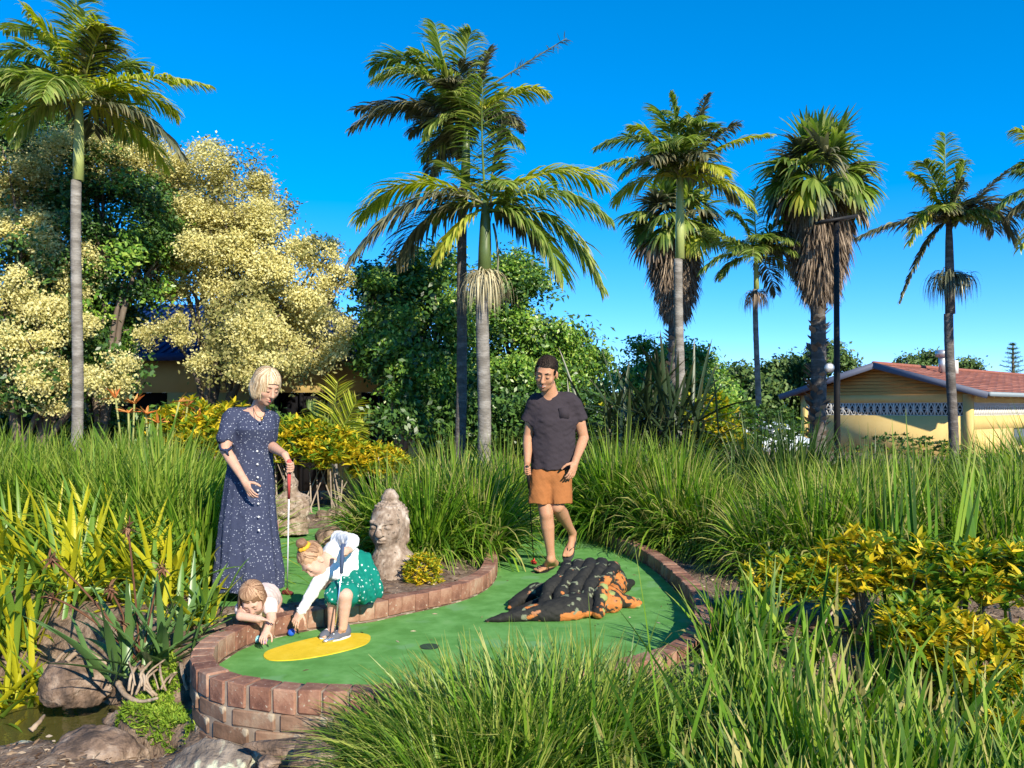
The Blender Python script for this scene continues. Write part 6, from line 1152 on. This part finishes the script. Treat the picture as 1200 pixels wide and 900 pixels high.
# ---------------------------------------------------------------- building on the right
M['ywall'] = surf('cream_yellow_paint', [(0, (.50, .34, .11)), (.5, (.60, .43, .16)), (1, (.66, .50, .22))], 1.5, .85, .15, 60, bdist=.01)
M['ochre'] = surf('ochre_boards', [(0, (.36, .19, .05)), (.5, (.46, .26, .075)), (1, (.52, .33, .11))], 2.5, .8, .3, 30, stretch=(.3, .3, 3), bdist=.01)
M['roofred'] = surf('terracotta_tiles', [(0, (.17, .06, .04)), (.5, (.27, .10, .07)), (1, (.38, .165, .12))], 3, .85, .5, 20, island=.5)
M['trim'] = plain('slate_blue_trim', (.085, .10, .15), .6); M['gutter'] = plain('grey_gutter', (.22, .27, .30), .5); M['block'] = plain('white_block', (.62, .60, .55), .85)
M['dark'] = plain('dark_opening', (.010, .010, .012), .3, .5); M['glass'] = plain('window_glass', (.10, .115, .125), .08, .6); M['roofblue'] = surf('blue_metal_roof', [(0, (.015, .035, .13)), (.5, (.02, .05, .18)), (1, (.035, .07, .24))], 1.2, .45, spec=.4)
Y0 = 34.0; c0 = np.array([X(1138, Y0), Y0]); dr = nrm(np.array([1.086, 1.0])); dl = np.array([-dr[1], dr[0]])       # right wall recedes along dr, gable runs along dl
gw = 7.3; zg = -.7; ze = 1.38+17*Y0/FPX; 
bld = thing('yellow_building', 'long low yellow building with red tiled roof, blue trim and patterned block vents', 'building', (c0[0], c0[1], zg))
def B3(u, v, z): p = c0+dl*u+dr*v; return np.array([p[0], p[1], z])        # u along gable, v along the long wall
def slab(u0, u1, v0, v1, z0, z1): return (np.array([B3(u, v, z) for z in (z0, z1) for (u, v) in ((u0, v0), (u1, v0), (u1, v1), (u0, v1))]), BOXF)
zr1, zr0 = 1.38+.0065*Y0, 1.38-.0095*Y0            # block band top and bottom
ridge = 1.38+.052*(Y0+2.0); LV = 26.0
part('gable_wall', slab(.02, gw, 0, .2, zg, zr0), M['ywall'], bld); part('gable_wall', slab(.02, gw, .02, .2, zr1, ze), M['ywall'], bld)
part('band_backing', slab(.3, gw-.3, .14, .2, zr0, zr1), M['dark'], bld)
nb = 24; bw = (gw-.6)/nb; bh = zr1-zr0
def vent_block(w_, h, t=.09):
    b = .026; ds_ = [box((0, 0, 0), (w_, t, b)), box((0, 0, h-b), (w_, t, h)), box((0, .001, b), (b, t-.001, h-b)), box((w_-b, .001, b), (w_, t-.001, h-b)), box((b, .004, h/2-b/2), (w_-b, t-.004, h/2+b/2))]
    for q in (-1, 1): ds_.append(beam((b, t/2, h/2), (w_/2, t/2, h/2+q*(h/2-b)), t*.8, b*.9)); ds_.append(beam((w_-b, t/2, h/2), (w_/2, t/2, h/2+q*(h/2-b)), t*.8, b*.9))
    return make_mesh('vent_block', *join(ds_)[:2], smooth=False)
vb = vent_block(bw-.012, bh-.01)
for k in range(nb):
    o = put('vent_block', vb, M['block'], bld); p = B3(.3+bw*(k+1), .03, zr0+.005)-np.array(bld.location); o.location = p; o.rotation_euler = (0, 0, math.atan2(-dl[1], -dl[0]))
# gable triangle boards
un = gw/2; ov = .75
zapex = ridge-.12
for k in range(8):
    z0 = ze+(zapex-ze)*k/8; z1 = ze+(zapex-ze)*(k+1)/8-.012; h0 = (gw/2)*(1-(z0-ze)/(zapex-ze)); h1 = (gw/2)*(1-(z1-ze)/(zapex-ze)); yo = .0
    V = np.array([B3(un-h0, yo-.012, z0), B3(un+h0, yo-.012, z0), B3(un+h0, .1, z0), B3(un-h0, .1, z0), B3(un-h1, yo+.004, z1), B3(un+h1, yo+.004, z1), B3(un+h1, .1, z1), B3(un-h1, .1, z1)]); part('gable_board', (V, BOXF), M['ochre'], bld, smooth=False)
part('corner_post', slab(-.02, .3, -.03, .25, zg, ze-.01), M['ywall'], bld); part('corner_post', slab(gw-.3, gw+.02, -.03, .25, zg, ze-.01), M['ywall'], bld)
# long side wall with its own vent band and openings
part('side_wall', slab(.001, .2, .26, LV, zr0-.55, zr0-.001), M['ywall'], bld); part('side_wall', slab(.001, .2, .26, 5.0, zg, zr0-.551), M['ywall'], bld); part('side_wall', slab(.001, .2, .26, LV, zr1+.001, ze), M['ywall'], bld)
part('band_backing', slab(.12, .19, .3, LV, zr0, zr1), M['dark'], bld)
for k in range(46):
    o = put('vent_block', vb, M['block'], bld); o.location = B3(.02, .3+bw*k, zr0+.005)-np.array(bld.location); o.rotation_euler = (0, 0, math.atan2(dr[1], dr[0]))
part('window', slab(.10, .14, 5.0, 12.0, zg+.4, zr0-.552), M['glass'], bld); part('window_frame', slab(.05, .15, 8.4, 8.5, zg+.4, zr0-.56), M['gutter'], bld); part('side_wall', slab(.002, .2, 5.001, LV, zg, zg+.4), M['ywall'], bld); part('side_wall', slab(.002, .2, 12.0, LV, zg+.401, zr0-.552), M['ywall'], bld)
# roof: two pitches with rows of tiles, barge boards, gutter
def pitch(side):
    ue = -ov if side > 0 else gw+ov; rows = 14; ds_ = []
    for k in range(rows):
        t0, t1 = k/rows, (k+1.12)/rows; ua, ub = ue+(un-ue)*t0, ue+(un-ue)*min(1, t1); sl = (ridge-ze)/(un+ov); za = ze-.02+sl*abs(ua-ue)+.035; zb_ = ze-.02+sl*abs(ub-ue)
        for j in range(26): v0 = -.55+(LV+.55)*j/26; v1 = -.55+(LV+.55)*(j+1)/26-.02; ds_.append((np.array([B3(ua, v0, za-.03), B3(ua, v1, za-.03), B3(ub, v1, zb_-.03), B3(ub, v0, zb_-.03), B3(ua, v0, za), B3(ua, v1, za), B3(ub, v1, zb_+.005), B3(ub, v0, zb_+.005)]), BOXF))
    return join(ds_)
for s_ in (1, -1): part('roof_tiles', pitch(s_), M['roofred'], bld, kind='stuff', smooth=False)
part('ridge_cap', tube([B3(un, -.6, ridge+.03), B3(un, LV, ridge+.03)], .09, 8), M['roofred'], bld)
part('barge_board', beam(B3(-ov-.05, -.58, ze-.09), B3(un, -.58, ridge-.06), .06, .26), M['trim'], bld); part('barge_board', beam(B3(gw+ov+.05, -.575, ze-.09), B3(un, -.575, ridge-.063), .06, .26), M['trim'], bld)
part('soffit', (np.array([B3(-ov, -.5, ze-.12), B3(-ov, 0, ze-.12), B3(un, 0, ridge-.14), B3(un, -.5, ridge-.14), B3(-ov, -.5, ze-.09), B3(-ov, 0, ze-.09), B3(un, 0, ridge-.11), B3(un, -.5, ridge-.11)]), BOXF), M['ochre'], bld, smooth=False)
part('soffit', (np.array([B3(gw+ov, -.5, ze-.12), B3(gw+ov, 0, ze-.12), B3(un, 0, ridge-.145), B3(un, -.5, ridge-.145), B3(gw+ov, -.5, ze-.09), B3(gw+ov, 0, ze-.09), B3(un, 0, ridge-.115), B3(un, -.5, ridge-.115)]), BOXF), M['ochre'], bld, smooth=False)
part('gutter', beam(B3(-ov-.08, -.5, ze-.04), B3(-ov-.08, LV, ze-.04), .14, .17), M['gutter'], bld)
part('rear_wall', slab(gw-.2, gw, .26, LV, zg, ze-.003), M['ywall'], bld)
vp = B3(un-1.0, 4.2, ridge-.25); vt = part('roof_vent', tube([vp, vp+[0, 0, .75]], .16, 12), M['alu'], bld); part('vent_cowl', tube([vp+[0, 0, .68], vp+[0, 0, .72], vp+[0, 0, .98], vp+[0, 0, 1.02]], [.16, .30, .30, .14], 12), M['alu'], vt)
vp = B3(un-1.3, 4.9, ridge-.3); part('roof_vent', tube([vp, vp+[0, 0, .6]], .13, 10), M['block'], bld)
# railing in front of the side wall
rl = B3(-1.2, .2, zg); rr_ = thing('railing', 'dark metal railing in front of the yellow building', 'railing', rl); a_, b_ = W(1128, 532, 31), W(1165, 533, 31.5)
part('rail', beam(a_, b_, .05, .05), M['black'], rr_)
for t in (0, .5, 1): p = a_*(1-t)+b_*t; part('post', beam(p-[0, 0, .03], p*[1, 1, 0]+[0, 0, -.7], .05, .05), M['black'], rr_)
# ---------------------------------------------------------------- building on the left, behind the trees
YL = 17.5; x0, x1 = X(-60, YL), X(470, YL); zl = -.65; zE = W(0, 418, YL)[2]
lb_ = thing('yellow_building', 'yellow walled building with bright blue metal roof hidden behind the blossom trees', 'building', ((x0+x1)/2, YL, zl))
def lbx(n_, xa, xb, ya, yb, za, zb, m, **k): return part(n_, box((xa, ya, za), (xb, yb, zb)), M[m], lb_, smooth=False, **k)
zd = W(0, 460, YL)[2]; op = [(X(112, YL), X(196, YL)), (X(322, YL), X(384, YL)), (X(424, YL), X(462, YL))]
lbx('wall', x0, x1, YL, YL+.2, zd, zE, 'ywall'); prev = x0
for k, (a_, b_) in enumerate(op):
    lbx('wall', prev, a_, YL, YL+.2, zl, zd-.001, 'ywall'); prev = b_; lbx('door', a_, b_, YL+.12, YL+.16, zl, zd-.002, 'dark'); lbx('door_frame', a_, a_+.07, YL-.02, YL+.1, zl, zd, 'dark'); lbx('door_frame', (a_+b_)/2-.03, (a_+b_)/2+.03, YL-.015, YL+.1, zl, zd-.003, 'dark')
lbx('wall', prev, x1, YL, YL+.2, zl, zd-.001, 'ywall'); lbx('wall', x1-.2, x1, YL+.2, YL+6, zl, zE, 'ywall'); lbx('wall', x0, x0+.2, YL+.2, YL+6, zl, zE, 'ywall')
zR = W(0, 358, YL+3.2)[2]; xr = X(385, YL+3.2)
rows = 60; rx0, rx1 = x0-.6, x1+.25; V, F = [], []
def roofsheet():
    ds_ = []
    for k in range(rows):
        a_, b_ = rx0+(rx1-rx0)*k/rows, rx0+(rx1-rx0)*(k+1)/rows-.02
        def top_(x): t = min(1, max(0, (rx1-x)/(rx1-xr))); return YL-.7+3.9*t, zE+.02+(zR-zE)*t
        (ya, za), (yb, zb) = top_(a_), top_(b_); ds_.append((np.array([[a_, YL-.7, zE-.02], [b_, YL-.7, zE-.02], [b_, yb, zb-.04], [a_, ya, za-.04], [a_, YL-.7, zE+.01], [b_, YL-.7, zE+.01], [b_, yb, zb], [a_, ya, za]]), BOXF)); c = b_+.01
        (yc, zc) = top_(c); ds_.append(beam((c, YL-.7, zE+.02), (c, yc, zc+.01), .03, .05))
    return join(ds_)
part('roof', roofsheet(), M['roofblue'], lb_, smooth=False)
part('roof', (np.array([[rx0, YL+3.2, zR-.04], [xr, YL+3.2, zR-.04], [rx1, YL+7.2, zE-.02], [rx0, YL+7.2, zE-.02], [rx0, YL+3.2, zR], [xr, YL+3.2, zR], [rx1, YL+7.2, zE+.02], [rx0, YL+7.2, zE+.02]]), BOXF), M['roofblue'], lb_, smooth=False)
lbx('fascia', rx0, rx1, YL-.76, YL-.70, zE-.12, zE+.03, 'roofblue'); an = W(386, 395, YL+1.5); part('antenna', join([tube([an-[0, 0, .3], an+[0, 0, .35]], .015, 6), tube([an+[-.12, 0, .25], an+[.12, 0, .30]], .012, 6)]), M['alu'], lb_)
# small distant structures
gp = W(686, 462, 20); gr = thing('green_canopy', 'pale green tent roof peeking out right of the mans shoulder', 'shelter', (gp[0], 20, -.6)); a_, b_, c_ = W(672, 452, 20), W(676, 474, 19.5), W(702, 472, 20.5)
M['mint'] = plain('mint_cloth', (.25, .45, .36), .8); part('tent_roof', (np.array([W(674, 452, 20.5), W(664, 474, 19.2), W(700, 473, 19.6), W(690, 470, 22), W(674, 455, 20.6), W(664, 477, 19.3), W(700, 476, 19.7), W(690, 473, 22)]), BOXF), M['mint'], gr, smooth=False)
for px, yy in ((665, 19.3), (699, 19.7)): p = W(px, 476, yy); part('tent_pole', tube([p, p*[1, 1, 0]+[0, 0, -.6]], .03, 6), M['alu'], gr)
hr = thing('small_building', 'small house with pale blue roof edge behind the loose shrub', 'building', (X(852, 30), 32, -.65)); hb = box((X(835, 31), 31, -.65), (X(868, 31), 34, W(0, 480, 31)[2])); part('wall', hb, M['ywall'], hr, smooth=False)
part('roof', (np.array([W(836, 470, 31), W(872, 482, 30.5), W(872, 478, 34), W(838, 466, 34), W(836, 466, 31), W(872, 478, 30.5), W(872, 474, 34), W(838, 462, 34)]), BOXF), M['gutter'], hr, smooth=False)
M['carw'] = plain('pale_car_paint', (.60, .66, .70), .25, .5)
def car(label, px, Y, L=4.2, rz=0.1):
    b = GP(px, Y); cr_ = thing('parked_car', label, 'car', b); S = Sdf(.045); x, y, z = b; S.ell((x, y, z+.62), (L/2, .88, .40), .2); S.ell((x+.1, y, z+1.05), (L*.30, .74, .42), .25); S.plane((0, 0, z+.22), (0, 0, -1)); part('body', S.mesh(), M['carw'], cr_)
    for dx in (-L*.31, L*.31):
        for dy in (-.80, .80): part('wheel', tube([(x+dx, y+dy-.1, z+.31), (x+dx, y+dy+.1, z+.31)], .31, 16), M['black'], cr_)
    S = Sdf(.045); S.ell((x+.1, y, z+1.10), (L*.27, .78, .30), .1); part('window', S.mesh(), M['glass'], cr_)
car('pale parked car glimpsed between the thin palm and the building', 893, 31)
